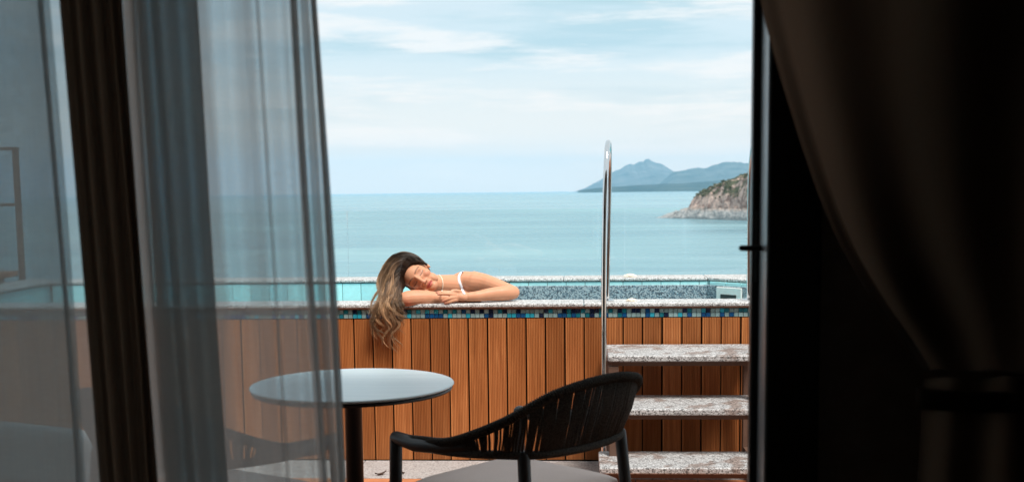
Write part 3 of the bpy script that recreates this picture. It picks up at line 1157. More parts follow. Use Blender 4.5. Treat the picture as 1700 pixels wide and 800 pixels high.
# dry leaves on the floor
for (px, py, s, a, lab) in ((632, 788, 0.035, 0.8, 'curled dry leaf lying on the granite strip behind the chair leg'),
                            (669, 786, 0.018, 2.2, 'tiny brown leaf scrap on the granite strip under the armrest'),):
    p = atZ(px, py, 0.001)
    vs = []
    for i in range(7):
        t = i / 6 - 0.5
        for sgn in (-1, 0, 1):
            wdt = (0.25 - t * t) * 1.1
            vs.append((t * s * 2, sgn * wdt * s, 0.003 + abs(sgn) * 0.006 + 0.010 * t * t * 4 * s / 0.03))
    fs = []
    for i in range(6):
        for k in range(2):
            q = i * 3 + k
            fs.append((q, q + 1, q + 4, q + 3))
    o = link('dry_leaf', pydata('dry_leaf', vs, fs, True), 'twig', None, (p.x, p.y, -0.001 + 0.001))
    o.rotation_euler = (0, 0, a)
    md = o.modifiers.new('s', 'SOLIDIFY'); md.thickness = 0.001
    tag(o, lab, 'leaf')

# ================================================================== ROOM
def struct(name, lo_, hi_, mat, label):
    return tag(box(name, lo_, hi_, mat), label, kind='structure')


struct('room_floor', (-3.2, -2.2, -0.30), (2.4, 2.418, 0.002), 'parquet', 'dark floor of the room')
struct('room_ceiling', (-3.2, -2.2, 2.60), (2.4, 2.418, 2.90), 'room', 'dark ceiling of the room')
struct('wall_back', (-3.2, -2.4, -0.3), (2.4, -2.202, 2.90), 'room', 'dark back wall of the room')
struct('wall_left', (-3.4, -2.4, -0.3), (-3.202, 2.418, 2.90), 'room', 'dark side wall of the room')
struct('wall_right', (2.402, -2.4, -0.3), (2.6, 2.418, 2.90), 'room', 'dark side wall of the room')
struct('wall_front_right', (0.480, 2.42, -0.3), (5.2, 2.62, 2.90), 'room', 'dark wall beside the door opening')
struct('wall_front_left', (-5.2, 2.42, -0.3), (-2.6, 2.62, 2.90), 'facade', 'house wall at the left of the opening')
struct('added_overhang', (-5.2, 2.622, 2.66), (5.2, 3.40, 2.86), 'facade', 'unseen overhang added above the door for shade')  # out-of-view overhang, added to keep the sun off table and chairs
struct('lintel', (-2.598, 2.42, 2.35), (0.478, 2.62, 2.90), 'facade', 'lintel above the wide door opening')

# door leaf, opened into the room and seen on its edge
door = empty('glazed_door', (0.40, 2.3, 0))
tag(door, 'black framed door standing open, seen edge on with a black lever handle', 'door')


def dp(o):
    o.parent = door; o.location = Vector(o.location) - door.location
    return o


dp(box('stile', (0.3300, 2.300, 0.03), (0.3462, 2.330, 2.34), 'doorblack', None, 0.003))
dp(box('metal_edge', (0.3445, 2.206, 0.03), (0.3466, 2.2985, 2.34), 'alu'))
dp(box('door_leaf', (0.3468, 2.200, 0.03), (0.445, 2.298, 2.34), 'doorblack', None, 0.002))
dp(box('jamb', (0.400, 2.40, 0.004), (0.478, 2.60, 2.345), 'doorblack', None, 0.004))
hz = at(1240, 412, 2.27).z
hd = tube('handle', [(0.346, 2.297, hz), (0.346, 2.272, hz), (0.338, 2.265, hz), (0.306, 2.265, hz + 0.0005)], 0.0058, 'doorblack', door, 12)
hd.location = -Vector(door.location)
dp(box('handle_plate', (0.3365, 2.2945, hz - 0.07), (0.3485, 2.2995, hz + 0.07), 'doorblack', None, 0.002))

# sheer curtain
def cx_(px, Y=1.9): return at(px, 0, Y).x


path = [(80, 1.925), (61, 1.927), (72, 1.937), (58, 1.945), (20, 1.95), (-60, 1.945), (-280, 1.955), (-292, 1.99), (-200, 2.03),
        (0, 2.035), (110, 2.04), (190, 2.03), (206, 2.01), (219, 1.97), (228, 1.95), (250, 1.922), (272, 1.945), (298, 1.925), (318, 1.940), (325, 1.953),
        (282, 1.960), (232, 1.968), (226, 1.982), (250, 2.004), (274, 1.985), (300, 2.006), (320, 1.996), (332, 1.980), (352, 1.966), (380, 1.978), (402, 1.970), (424, 1.958), (438, 1.972), (462, 1.964), (478, 1.975), (488, 1.965), (497, 1.955), (487, 1.948), (499, 1.940), (506, 1.95), (515, 1.966), (524, 1.955), (516, 1.946), (526, 1.938), (518, 1.93), (527, 1.926)]
PA = spline([(cx_(a, b), b, 0) for a, b in path], 1400)
rows = 44
cv, cf = [], []
ztop, zbot = 2.50, 0.015
for r_ in range(rows):
    z = ztop + (zbot - ztop) * r_ / (rows - 1)
    t = (1.712 - z) / 0.8
    for i, (x, y, _) in enumerate(PA):
        lean = 0.0245 * t * (0.75 + 0.25 * (x + 0.95) / 0.5)
        nz = noise.noise(Vector((i * 0.012, z * 1.1, 0.3))) * 0.006
        sw = 0.010 * noise.noise(Vector((x * 6, z * 0.7, 5.0)))
        cv.append((x + lean + nz + sw * 0.5, y + nz * 0.9, z))
nn = len(PA)
for r_ in range(rows - 1):
    for i in range(nn - 1):
        a = r_ * nn + i
        cf.append((a, a + 1, a + nn + 1, a + nn))
sheer = link('sheer_curtain', pydata('sheer_curtain', cv, cf, True), 'sheer')
tag(sheer, 'sheer grey brown voile curtain hanging in folds at the left of the opening', 'curtain')

# heavy drape drawn into one narrow bundle at the left
dpath = [(96, 1.93), (112, 1.90), (127, 1.925), (143, 1.895), (158, 1.925), (172, 1.90), (186, 1.925), (199, 1.905), (205, 1.93)]
DP = spline([(cx_(a, b - 0.03), b - 0.03, 0) for a, b in dpath], 160)
bv, bf = [], []
for r_ in range(40):
    z = 2.50 + (0.015 - 2.50) * r_ / 39
    t = (1.712 - z) / 0.8
    for i, (x, y, _) in enumerate(DP):
        nz = noise.noise(Vector((i * 0.05, z * 1.3, 8.3))) * 0.004
        bv.append((x + 0.022 * t + nz + 0.006 * noise.noise(Vector((x * 5, z * 0.6, 2.0))), y + nz, z))
for r_ in range(39):
    for i in range(159):
        a = r_ * 160 + i
        bf.append((a, a + 1, a + 161, a + 160))
bun = link('drawn_drape', pydata('drawn_drape', bv, bf, True), 'drape')
tag(bun, 'narrow bundle of heavy dark brown drape hanging straight among the sheer folds', 'curtain')

# heavy drape, tied back on the right
drape = empty('tied_drape', (0.75, 2.0, 0))
tag(drape, 'heavy dark brown drape gathered and tied back at the right', 'curtain')
YD = 2.02
edge_px = [(1235, -330), (1240, -160), (1256, 0), (1281, 100), (1305, 180), (1334, 270), (1362, 345), (1398, 420), (1446, 495), (1490, 555), (1527, 612)]
EP = [at(a, b, YD) for a, b in edge_px]
tie = at(1532, 628, YD)
NR, NC = 60, 150
es = spline([(p.x, p.z, 0) for p in EP], NR)
rs = spline([(1.30, EP[0].z, 0), (1.22, 2.0, 0), (1.12, 1.7, 0), (1.04, 1.42, 0), (0.98, 1.22, 0), (0.93, tie.z + 0.01, 0)], NR)
dv, df = [], []
for r_ in range(NR):
    s = r_ / (NR - 1)
    xa, za = es[r_][0], es[r_][1]
    xb, zb = rs[r_][0], rs[r_][1]
    for c in range(NC):
        u = c / (NC - 1)
        x = xa + (xb - xa) * u
        z = za + (zb - za) * u + 0.10 * (1 - s) * math.sin(u * math.pi) * 0.0
        amp = 0.034 * (1 - s) ** 0.7 + 0.010
        ph = (u ** 0.85) * 2 * math.pi * 3.6 + 0.5 * noise.noise(Vector((s * 2, 0, 3)))
        y = YD - 0.5 * amp - amp * math.cos(ph) * 0.6 + 0.018 * noise.noise(Vector((u * 5, s * 3, 1)))
        if u < 0.035: y += 0.012 * math.cos(u / 0.035 * math.pi) - 0.006
        dv.append((x, y, z))
for r_ in range(NR - 1):
    for c in range(NC - 1):
        a = r_ * NC + c
        df.append((a, a + 1, a + NC + 1, a + NC))
o = link('upper_cloth', pydata('upper_cloth', dv, df, True), 'drape', drape); o.location = -Vector(drape.location)
dv, df = [], []
x0t, x1t = es[-1][0], rs[-1][0]
for r_ in range(40):
    s = r_ / 39
    z = tie.z + 0.005 - s * (tie.z + 0.005 - 0.02)
    fl = 1 + 0.15 * s ** 0.7
    for c in range(NC):
        u = c / (NC - 1)
        xm = (x0t + x1t) / 2
        x = xm + (u - 0.5) * (x1t - x0t) * fl
        y = YD - 0.02 - (0.008 + 0.012 * s) * math.cos(u * 2 * math.pi * 3.5) + 0.01 * noise.noise(Vector((u * 6, s * 2, 7)))
        dv.append((x, y, z))
for r_ in range(39):
    for c in range(NC - 1):
        a = r_ * NC + c
        df.append((a, a + 1, a + NC + 1, a + NC))
o = link('lower_cloth', pydata('lower_cloth', dv, df, True), 'drape', drape); o.location = -Vector(drape.location)
# tie band
xm = (x0t + x1t) / 2
ring = [((xm + (x1t - x0t) * 0.53 * math.cos(a) + (0.30 if math.cos(a) > 0.3 else 0)), YD - 0.02 + 0.047 * math.sin(a), tie.z - 0.03 + (0.05 if math.cos(a) > 0.3 else 0)) for a in np.linspace(0, 2 * math.pi, 40, endpoint=False)]
bv, bf = [], []
for (x, y, z) in ring:
    bv += [(x, y, z - 0.017), (x, y, z + 0.017)]
for k in range(40):
    q = (k + 1) % 40
    bf.append((2 * k, 2 * q, 2 * q + 1, 2 * k + 1))
o = link('tie_band', pydata('tie_band', bv, bf, True), 'drape', drape); o.location = -Vector(drape.location)
md = o.modifiers.new('s', 'SOLIDIFY'); md.thickness = 0.004

# ================================================================== PERSON
person = empty('person', (at(765, 620, 6.45).x, 6.42, 0.06))
tag(person, 'person in white swimwear asleep with head on folded arms on the pool rim', 'person')


def J(px, py, Y): return at(px, py, Y)


UPH = Vector((-0.872, 0.0, 0.489)); LFH = Vector((0.489, 0.0, 0.872)); FWH = Vector((0.0, -1.0, 0.0))
# turn the face a touch so that it looks at the viewer
rotz = Matrix.Rotation(R(6), 3, 'Z')
UPH, LFH, FWH = rotz @ UPH, rotz @ LFH, rotz @ FWH
EYES = J(693.3, 461.5, 5.985)
HC = EYES - FWH * 0.092           # head origin: between the ears at eye level


def HL(x, y, z): return HC + LFH * x + UPH * y + FWH * z


def ell(c, ax, rad, nu=20, nv=14):
    v, f = [], []
    for j in range(1, nv):
        th = math.pi * j / nv
        for i in range(nu):
            ph = 2 * math.pi * i / nu
            d = (math.sin(th) * math.cos(ph) * rad[0], math.sin(th) * math.sin(ph) * rad[1], math.cos(th) * rad[2])
            v.append(c + ax[0] * d[0] + ax[1] * d[1] + ax[2] * d[2])
    top, bot = len(v), len(v) + 1
    v += [c + ax[2] * rad[2], c - ax[2] * rad[2]]
    for j in range(nv - 2):
        for i in range(nu):
            q = (i + 1) % nu
            f.append((j * nu + i, (j + 1) * nu + i, (j + 1) * nu + q, j * nu + q))
    for i in range(nu):
        q = (i + 1) % nu
        f.append((top, i, q)); f.append((bot, (nv - 2) * nu + q, (nv - 2) * nu + i))
    return v, f


HA = (LFH, UPH, FWH)
WA = (Vector((1, 0, 0)), Vector((0, 1, 0)), Vector((0, 0, 1)))
B = []


def limb(pts, rad, n=None, flat=1.0):
    n = n or max(6, len(pts) * 4)
    q = spline([(*p, r) for p, r in zip(pts, rad)], n)
    B.append(tube_data([Vector(a[:3]) for a in q], [float(a[3]) for a in q], 16, True, flat=flat))


# skull and face masses
B.append(ell(HL(0, 0.026, -0.012), HA, (0.073, 0.096, 0.096)))
B.append(ell(HL(0, 0.012, 0.030), HA, (0.0655, 0.082, 0.066)))
B.append(ell(HL(0, -0.045, 0.034), HA, (0.056, 0.062, 0.056)))
B.append(ell(HL(0, -0.088, 0.056), HA, (0.030, 0.027, 0.032)))
for s in (-1, 1):
    B.append(ell(HL(s * 0.036, -0.026, 0.058), HA, (0.030, 0.026, 0.028)))
    B.append(ell(HL(s * 0.035, -0.066, 0.040), HA, (0.024, 0.034, 0.038)))
    B.append(ell(HL(s * 0.074, -0.004, -0.010), HA, (0.009, 0.030, 0.018)))
limb([HL(0, 0.018, 0.090), HL(0, -0.012, 0.101), HL(0, -0.036, 0.112)], [0.0085, 0.0090, 0.0105])
B.append(ell(HL(0, -0.039, 0.111), HA, (0.0105, 0.009, 0.0115)))
for s in (-1, 1):
    B.append(ell(HL(s * 0.0115, -0.042, 0.100), HA, (0.0085, 0.0075, 0.010)))
# neck
NB = J(752, 473, 6.20)
limb([HL(0, -0.035, -0.022), HL(0.004, -0.085, -0.035), NB], [0.052, 0.047, 0.056])
# shoulders, chest, torso
SL, SR = J(786, 467, 6.215), J(716, 500, 6.30)
limb([NB, J(768, 464, 6.215), SL], [0.046, 0.044, 0.052])
limb([NB, J(735, 487, 6.26), SR], [0.046, 0.048, 0.052])
limb([J(756, 492, 6.275), J(764, 530, 6.31), J(770, 575, 6.36), J(776, 625, 6.42), J(778, 665, 6.46)], [0.105, 0.112, 0.096, 0.108, 0.125], 16)
B.append(ell(J(772, 492, 6.255), WA, (0.115, 0.075, 0.075)))
# left arm (viewer's right)
EL = J(851, 485.5, 6.085)
limb([SL, J(806, 469.5, 6.20), J(830, 477.5, 6.145), EL], [0.056, 0.0475, 0.041, 0.0365], 18)
limb([EL, J(838, 486.5, 6.06), J(815, 488.5, 6.03), J(793, 491.5, 6.0), J(777, 492.5, 5.985)], [0.0375, 0.0395, 0.0345, 0.0275, 0.0235], 20)
# left hand
limb([J(778, 492.5, 5.985), J(767, 491.5, 5.975), J(757, 490.5, 5.968)], [0.0215, 0.027, 0.0235], 10, 0.75)
B.append(ell(J(759, 494.5, 5.965), WA, (0.026, 0.013, 0.016)))
FR = 0.0084
for pts in ([(757, 487, 5.962), (745, 484.6, 5.945), (734, 484.3, 5.938), (724.5, 485.4, 5.936)],
            [(756, 489.5, 5.955), (744, 488.2, 5.935), (735, 488.0, 5.927), (727.5, 488.6, 5.926)],
            [(757, 493.5, 5.952), (748.5, 494.6, 5.933), (741, 497.2, 5.928), (735, 499.8, 5.930)],
            [(758.5, 497.5, 5.955), (751.5, 499.3, 5.937), (745, 501.6, 5.931), (738.5, 503.3, 5.932)]):
    limb([J(*p) for p in pts], [FR * 1.06, FR, FR * 0.95, FR * 0.74], 12)
limb([J(772, 487.5, 5.985), J(764, 484.0, 5.972), J(757, 482.6, 5.962), J(750.5, 482.3, 5.956)], [0.0115, 0.0105, 0.0092, 0.0072], 12)
# right arm (viewer's left): upper arm runs back from the elbow, forearm lies on the rim
ER = J(675, 496.5, 5.950)
limb([SR, J(698, 500, 6.16), J(682, 499, 6.03), ER], [0.052, 0.046, 0.043, 0.0415], 16)
limb([ER, J(690, 495, 5.962), J(710, 494.5, 5.985), J(735, 495.5, 6.01), J(755, 496.5, 6.025)], [0.0425, 0.0440, 0.0390, 0.0300, 0.0240], 20)
limb([J(755, 496.5, 6.025), J(768, 497.5, 6.03), J(780, 498.5, 6.035)], [0.022, 0.025, 0.021], 8, 0.8)
for k, (dz, dy) in enumerate(((-6, -0.012), (-2, -0.004), (1.5, 0.004), (5, 0.010))):
    limb([J(778, 497 + dz * 0.7, 6.03 + dy), J(789, 498 + dz, 6.035 + dy), J(799 - 2 * abs(k - 1), 500 + dz, 6.04 + dy)], [FR, FR * 0.95, FR * 0.75], 8)
limb([J(764, 491, 6.05), J(773, 488.5, 6.065), J(781, 489, 6.07)], [0.010, 0.009, 0.007], 8)
# thighs and lower legs below the water, standing on the pool floor
hipL, hipR = J(792, 672, 6.47), J(752, 672, 6.46)
for h, dx in ((hipL, 0.03), (hipR, -0.03)):
    limb([h, h + Vector((dx, 0.10, -0.06)), h + Vector((dx * 1.2, 0.30, -0.075)), h + Vector((dx * 1.2, 0.50, -0.09)), h + Vector((dx, 0.72, -0.10)), h + Vector((dx, 0.84, -0.10))],
         [0.085, 0.082, 0.064, 0.052, 0.040, 0.034], 20)
V, Fc = merge(B)
raw = bpy.data.objects.new('raw_body', pydata('raw_body', V, Fc))
COL.objects.link(raw)
md = raw.modifiers.new('r', 'REMESH'); md.mode = 'VOXEL'; md.voxel_size = 0.0034; md.adaptivity = 0.0
md = raw.modifiers.new('s', 'SMOOTH'); md.factor = 0.5; md.iterations = 5
dg = bpy.context.evaluated_depsgraph_get()
bme = bpy.data.meshes.new_from_object(raw.evaluated_get(dg))
bpy.data.objects.remove(raw)
nV = len(bme.vertices)
co = np.empty(nV * 3); bme.vertices.foreach_get('co', co); co = co.reshape(-1, 3)
Hm = np.array([list(LFH), list(UPH), list(FWH)])
hl = (co - np.array(HC)) @ Hm.T
x, y, z = hl[:, 0], hl[:, 1], hl[:, 2]
face = (z > 0.03) & (np.abs(x) < 0.085) & (y < 0.11) & (y > -0.125)
g = lambda cx, cy, sx, sy: np.exp(-(((x - cx) / sx) ** 2 + ((y - cy) / sy) ** 2))
dz = np.zeros(nV)
for s in (-1, 1):
    dz += -0.0120 * g(s * 0.031, 0.004, 0.0165, 0.0115)           # eye sockets
    dz += 0.0050 * g(s * 0.031, 0.000, 0.0125, 0.0075)            # closed lids
    dz += -0.0022 * g(s * 0.031, -0.0085, 0.014, 0.0022)          # lower crease
    dz += 0.0030 * g(s * 0.031, 0.0225, 0.020, 0.0055)            # brow
    dz += -0.0030 * g(s * 0.026, -0.053, 0.007, 0.011)            # beside the mouth
    dz += -0.0026 * g(s * 0.006, -0.047, 0.0035, 0.0028)          # nostrils
dz += 0.0050 * g(0, -0.0645, 0.0165, 0.0048)                      # upper lip
dz += 0.0062 * g(0, -0.0755, 0.0140, 0.0050)                      # lower lip
dz += -0.0050 * g(0, -0.0700, 0.0190, 0.0016)                     # mouth line
dz += -0.0040 * g(0, -0.0865, 0.015, 0.0045)                      # under the lip
dz += -0.0022 * g(0, -0.055, 0.003, 0.006)                        # philtrum
co[face] += dz[face][:, None] * np.array(FWH)[None, :]
bme.vertices.foreach_set('co', co.reshape(-1))
# skin tint
base = np.tile(np.array([0.58, 0.285, 0.17]), (nV, 1))


def tintmix(w, col):
    global base
    w = np.clip(w, 0, 1)[:, None]
    base = base * (1 - w) + np.array(col)[None, :] * w


fm = face.astype(float)
for s in (-1, 1):
    tintmix(0.45 * g(s * 0.042, -0.030, 0.022, 0.018) * fm, (0.60, 0.22, 0.15))
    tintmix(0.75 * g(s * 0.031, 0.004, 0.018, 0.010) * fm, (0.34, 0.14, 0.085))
    brow = np.exp(-(((y - 0.0225 - 0.004 * np.cos((np.abs(x) - 0.034) / 0.02 * 1.4)) / 0.0036) ** 2)) * ((s * x > 0.011) & (s * x < 0.055))
    tintmix(0.85 * brow * fm, (0.085, 0.045, 0.028))
    lash = np.exp(-(((y + 0.0065 - 9.0 * (s * x - 0.031) ** 2) / 0.0021) ** 2)) * ((s * x > 0.015) & (s * x < 0.050))
    tintmix(0.95 * lash * fm, (0.035, 0.018, 0.012))
    tintmix(0.7 * g(s * 0.006, -0.0475, 0.0042, 0.0030) * fm, (0.12, 0.04, 0.03))
lips = (((x / 0.0245) ** 2 + ((y + 0.070) / 0.0112) ** 2) < 1.0).astype(float)
tintmix(0.9 * lips * fm, (0.46, 0.095, 0.08))
tintmix(0.85 * np.exp(-((y + 0.0700) / 0.0014) ** 2) * (np.abs(x) < 0.023) * fm, (0.14, 0.035, 0.03))
tintmix(0.35 * g(0, -0.04, 0.012, 0.012) * fm, (0.62, 0.24, 0.17))
# redder elbow and knuckles
dE = np.linalg.norm(co - np.array(J(676, 505, 5.92)), axis=1)
tintmix(0.75 * np.exp(-(dE / 0.026) ** 2), (0.66, 0.19, 0.11))
for tip in ((724.5, 485.4, 5.93), (727.5, 488.6, 5.92), (735, 499.8, 5.925), (738.5, 503.3, 5.927)):
    d = np.linalg.norm(co - np.array(J(*tip)), axis=1)
    tintmix(0.6 * np.exp(-(d / 0.010) ** 2), (0.52, 0.20, 0.16))
ca = bme.color_attributes.new('tint', 'FLOAT_COLOR', 'POINT')
rgba = np.ones((nV, 4)); rgba[:, :3] = base
ca.data.foreach_set('color', rgba.reshape(-1))
bme.polygons.foreach_set('use_smooth', [True] * len(bme.polygons))
bme.materials.clear()
bvh = BVHTree.FromPolygons([Vector(c) for c in co], [tuple(p.vertices) for p in bme.polygons])
ob = link('body', bme, 'skin', person); ob.location = -Vector(person.location)


def on_skin(px, py, lift=0.0012, Ymin=5.4):
    a = at(px, py, Ymin); b = at(px, py, 7.0)
    h = bvh.ray_cast(a, (b - a).normalized())
    if h[0] is None: return None
    return h[0] - (b - a).normalized() * lift, h[1]


# swimsuit strap
sv, sf = [], []
spts = [(767.2, 450.8), (764.8, 453), (762.3, 457), (761.8, 462), (762.8, 467), (764.6, 472), (767, 478), (769.5, 484), (771, 488)]
sp2 = spline([(a, b, 0) for a, b in spts], 40)
for i, (a, b, _) in enumerate(sp2):
    for s in (-1, 0, 1):
        wpx = 2.1 if b > 452 else 3.2
        h = on_skin(a + s * wpx, b + (0.0 if b > 452 else s * -0.6), 0.003)
        if h is None:
            h = (sv[-3] if len(sv) >= 3 else at(a, b, 6.16), None)
        sv.append(h[0])
for i in range(len(sp2) - 1):
    for k in range(2):
        q = i * 3 + k
        sf.append((q, q + 1, q + 4, q + 3))
o = link('swimsuit_strap', pydata('swimsuit_strap', sv, sf, True), 'suit', person); o.location = -Vector(person.location)
md = o.modifiers.new('s', 'SOLIDIFY'); md.thickness = 0.003; md.offset = 1
# swimsuit round the chest (below the rim)
tv, tf_ = [], []
for j, (py, Y, r) in enumerate(((508, 6.285, 0.128), (530, 6.31, 0.128), (560, 6.345, 0.118))):
    c = J(762 + (py - 508) * 0.12, py, Y)
    for k in range(32):
        a = 2 * math.pi * k / 32
        tv.append((c.x + math.cos(a) * r, c.y + math.sin(a) * r * 0.92, c.z))
for j in range(2):
    for k in range(32):
        q = (k + 1) % 32
        tf_.append((j * 32 + k, j * 32 + q, (j + 1) * 32 + q, (j + 1) * 32 + k))
o = link('swimsuit_top', pydata('swimsuit_top', tv, tf_, True), 'suit', person); o.location = -Vector(person.location)
# necklace
npts = spline([(a, b, 0) for a, b in ((727.5, 455.5), (731, 458), (733.6, 462.5), (735, 468), (735.2, 474), (734.2, 480), (733.5, 484))], 44)
hits = [on_skin(a, b, 0.0015) for a, b, _ in npts]
hits = [h[0] for h in hits if h]
o = tube('necklace', hits, [0.0026 + 0.0009 * (k % 2) for k in range(len(hits))], 'pearl', person, 8); o.location = -Vector(person.location)

# ---------------------------------------------------------------- hair
hrng = random.Random(11)
# scalp cap
capv, capf = [], []
sv_, sf_ = ell(Vector((0, 0, 0)), (Vector((1, 0, 0)), Vector((0, 1, 0)), Vector((0, 0, 1))), (1, 1, 1), 48, 36)
keep = {}
for i, q in enumerate(sv_):
    p = (q.x * 0.079, q.y * 0.101 + 0.027, q.z * 0.101 - 0.012)
    line = 0.070 - 0.9 * max(0, abs(p[0]) - 0.03)                # hairline height falls towards the temples
    if p[2] > 0.02 and p[1] < line: continue
    if p[2] > -0.02 and p[1] < 0.005: continue
    if p[1] < -0.05: continue
    keep[i] = len(capv)
    n = noise.noise(Vector((p[0] * 60, p[1] * 60, p[2] * 60))) * 0.002
    capv.append(HL(*p) + (HL(*p) - HC).normalized() * n)
for q in sf_:
    if all(k in keep for k in q): capf.append(tuple(keep[k] for k in q))
capme = pydata('scalp', capv, capf, True)
cc = capme.color_attributes.new('tint', 'FLOAT_COLOR', 'POINT')
for i in range(len(capv)): cc.data[i].color = (0.030, 0.018, 0.011, 1)

# guide curves: (px, py, Y) from the hairline over the head and down the rim, u = 0 inner .. 1 outer
guides = [
    [(672, 474, 6.010), (667, 480, 5.975), (662, 490, 5.935), (660, 502, 5.900), (666, 516, 5.890), (674, 530, 5.898), (679, 545, 5.905), (677, 562, 5.91)],
    [(669, 462, 6.005), (661, 466, 5.98), (654, 480, 5.945), (651, 500, 5.898), (655, 520, 5.885), (662, 545, 5.893), (660, 570, 5.90), (655, 598, 5.905)],
    [(672, 452, 5.995), (662, 451, 5.98), (651, 466, 5.95), (646, 492, 5.905), (644, 515, 5.878), (649, 545, 5.885), (652, 572, 5.895), (648, 600, 5.90)],
    [(677, 442, 5.995), (664, 438, 5.985), (649, 452, 5.965), (642, 484, 5.93), (636, 508, 5.880), (634, 535, 5.883), (640, 560, 5.89), (645, 585, 5.90)],
    [(685, 435.5, 6.005), (668, 429, 6.0), (648, 440, 5.99), (640, 470, 5.965), (634, 500, 5.900), (626, 526, 5.882), (624, 548, 5.89), (630, 572, 5.90)],
    [(697, 435.0, 6.025), (677, 425, 6.03), (652, 431, 6.03), (639, 460, 6.01), (635, 488, 5.955), (626, 512, 5.892), (619, 535, 5.89), (622, 560, 5.90)],
    [(709, 439.5, 6.055), (691, 427.5, 6.07), (664, 422, 6.08), (643, 438, 6.07), (636, 470, 6.03), (631, 497, 5.955), (621, 520, 5.895), (612, 545, 5.895)],
]
GS = [spline(g_, 40) for g_ in guides]


def guide(u):
    t = u * (len(GS) - 1)
    k = min(int(t), len(GS) - 2)
    w_ = t - k
    return GS[k] * (1 - w_) + GS[k + 1] * w_


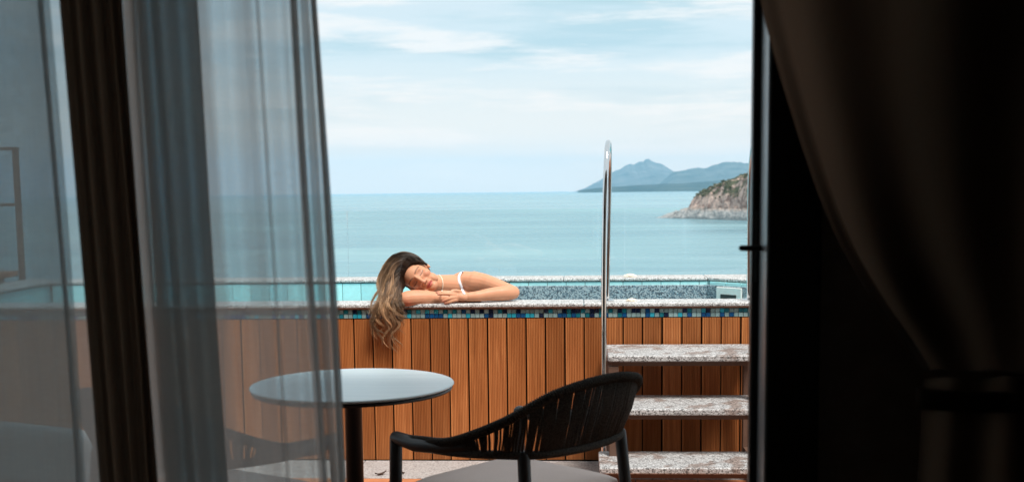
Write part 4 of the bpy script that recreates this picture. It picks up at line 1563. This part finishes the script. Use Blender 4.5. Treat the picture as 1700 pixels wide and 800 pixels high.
hv_, hf_, hc_ = [], [], []
DARK = np.array([0.026, 0.014, 0.008]); MIDC = np.array([0.085, 0.046, 0.026]); BLON = np.array([0.56, 0.345, 0.19])
NCL = 185
for c in range(NCL):
    u = hrng.random() if c > 24 else c / 24
    inner = c >= 150
    if inner: u = hrng.uniform(0.0, 0.14)
    layer = hrng.random()
    ph, fq = hrng.uniform(0, 6.28), hrng.uniform(2.2, 4.2)
    ampx = hrng.uniform(3.0, 8.5)
    endf = hrng.uniform(0.50, 0.68) if c < 85 else (hrng.uniform(0.64, 0.80) if c < 134 else hrng.uniform(0.86, 1.02))
    if u < 0.12: endf = min(endf, 0.8)
    if inner: endf = hrng.uniform(0.42, 0.66)
    cl_off = (hrng.gauss(0, 3.0), hrng.gauss(0, 2.0))
    blond = min(1, max(0, hrng.choice((0.05, 0.15, 0.45, 0.85, 1.0)) + hrng.uniform(-0.1, 0.1)))
    if u < 0.25 and hrng.random() < 0.75: blond *= 0.2  # fewer blond clumps by the face: shade there is put into the colour
    if inner: blond *= 0.15; ampx *= 0.5
    lift = hrng.uniform(-1.0, 4.5) if hrng.random() < 0.4 else hrng.uniform(-2.5, 1.5)
    nst = 20
    ctone = hrng.choice((0.45, 0.7, 1.0, 1.25, 1.5))
    for s_ in range(nst):
        uu = min(1, max(0, u + hrng.gauss(0, 0.018)))
        L = min(1.0, endf * hrng.uniform(0.80, 1.0))
        npt = 34
        ks = np.linspace(0, 39 * L, npt)
        G, Gc = guide(uu), guide(u)
        cw = np.clip((ks / 39 - 0.25) / 0.6, 0, 1)[:, None] * 0.8
        P1 = np.array([G[int(a)] * (1 - a % 1) + G[min(39, int(a) + 1)] * (a % 1) for a in ks])
        P2 = np.array([Gc[int(a)] * (1 - a % 1) + Gc[min(39, int(a) + 1)] * (a % 1) for a in ks])
        pts = P1 * (1 - cw) + P2 * cw
        t = ks / 39
        grow = np.clip((t - 0.08) / 0.40, 0, 1)
        tail = np.clip((t - 0.5) / 0.4, 0, 1)
        fly = hrng.gauss(0, 9.0) if hrng.random() < 0.10 else 0.0
        jit = (hrng.gauss(0, 1.0), hrng.gauss(0, 1.0), hrng.gauss(0, 1))
        wav = ampx * (0.45 + 1.1 * tail)
        hump = np.sin(np.clip(t / 0.45, 0, 1) * math.pi)
        pts[:, 0] += wav * np.sin(ph + t * fq * 6.28) * grow + cl_off[0] * grow * 1.4 + jit[0] * (0.5 + 0.9 * grow * (1 - 0.5 * tail)) + fly * tail
        pts[:, 1] += 0.4 * ampx * np.cos(ph + t * fq * 6.28) * grow + jit[1] * 0.7 - lift * hump
        pts[:, 2] += -0.016 * layer * (1 - 0.5 * tail) * np.clip(t / 0.1, 0, 1) + 0.006 * np.cos(ph * 1.7 + t * fq * 6.28) * grow + jit[2] * 0.0025
        W3 = [at(float(a), float(b), float(min(cY, 6.2))) for a, b, cY in pts]
        for q in W3:       # stay in front of the rim and cladding once below it
            if q.z < CT + 0.004 and q.y > 5.918: q.y = 5.918 - 0.002 * hrng.random()
            if 0.0 < q.z < CT + 0.03 and q.y > 5.99: q.y = 5.99
        r0 = hrng.uniform(0.0008, 0.0015)
        rad = [r0 * (1.0 - 0.8 * (k / (npt - 1)) ** 3) for k in range(npt)]
        o0 = len(hv_)
        vv, ff = tube_data(W3, rad, 4)
        hv_ += vv
        hf_ += [tuple(i + o0 for i in q) for q in ff]
        tone = ctone * hrng.uniform(0.75, 1.25)
        for k in range(npt):
            tt = t[k]
            w1 = np.clip((tt - 0.06) / 0.35, 0, 1)
            w2 = np.clip((tt - 0.16) / 0.42, 0, 1) * (0.15 + 0.85 * blond)
            col_ = (DARK * (1 - w1) + MIDC * w1) * (1 - w2) + BLON * w2
            for _ in range(4): hc_.append(col_ * tone)
hme = pydata('hair', hv_, hf_, True)
ha = hme.color_attributes.new('tint', 'FLOAT_COLOR', 'POINT')
arr = np.ones((len(hv_), 4)); arr[:, :3] = np.array(hc_)
ha.data.foreach_set('color', arr.reshape(-1))
hair = link('hair', hme, 'hair', person); hair.location = -Vector(person.location)
o = link('scalp_hair', capme, 'hair', person); o.location = -Vector(person.location)

# ================================================================== HAZE
hzme = box_mesh('haze', 100000, 33000, 900)
hzm = bpy.data.materials.new('haze_air')
hzm.use_nodes = True
hn, hl_ = hzm.node_tree.nodes, hzm.node_tree.links
hn.clear()
ho = hn.new('ShaderNodeOutputMaterial')
pvn = hn.new('ShaderNodeVolumePrincipled')
pvn.inputs['Color'].default_value = (0.37, 0.69, 0.93, 1)
pvn.inputs['Density'].default_value = 3.3e-5
hl_.new(pvn.outputs[0], ho.inputs['Volume'])
hzo = link('haze', hzme, hzm, None, (0, 15500, SEA - 5.0))
tag(hzo, 'thin blue sea haze over the bay', kind='stuff')
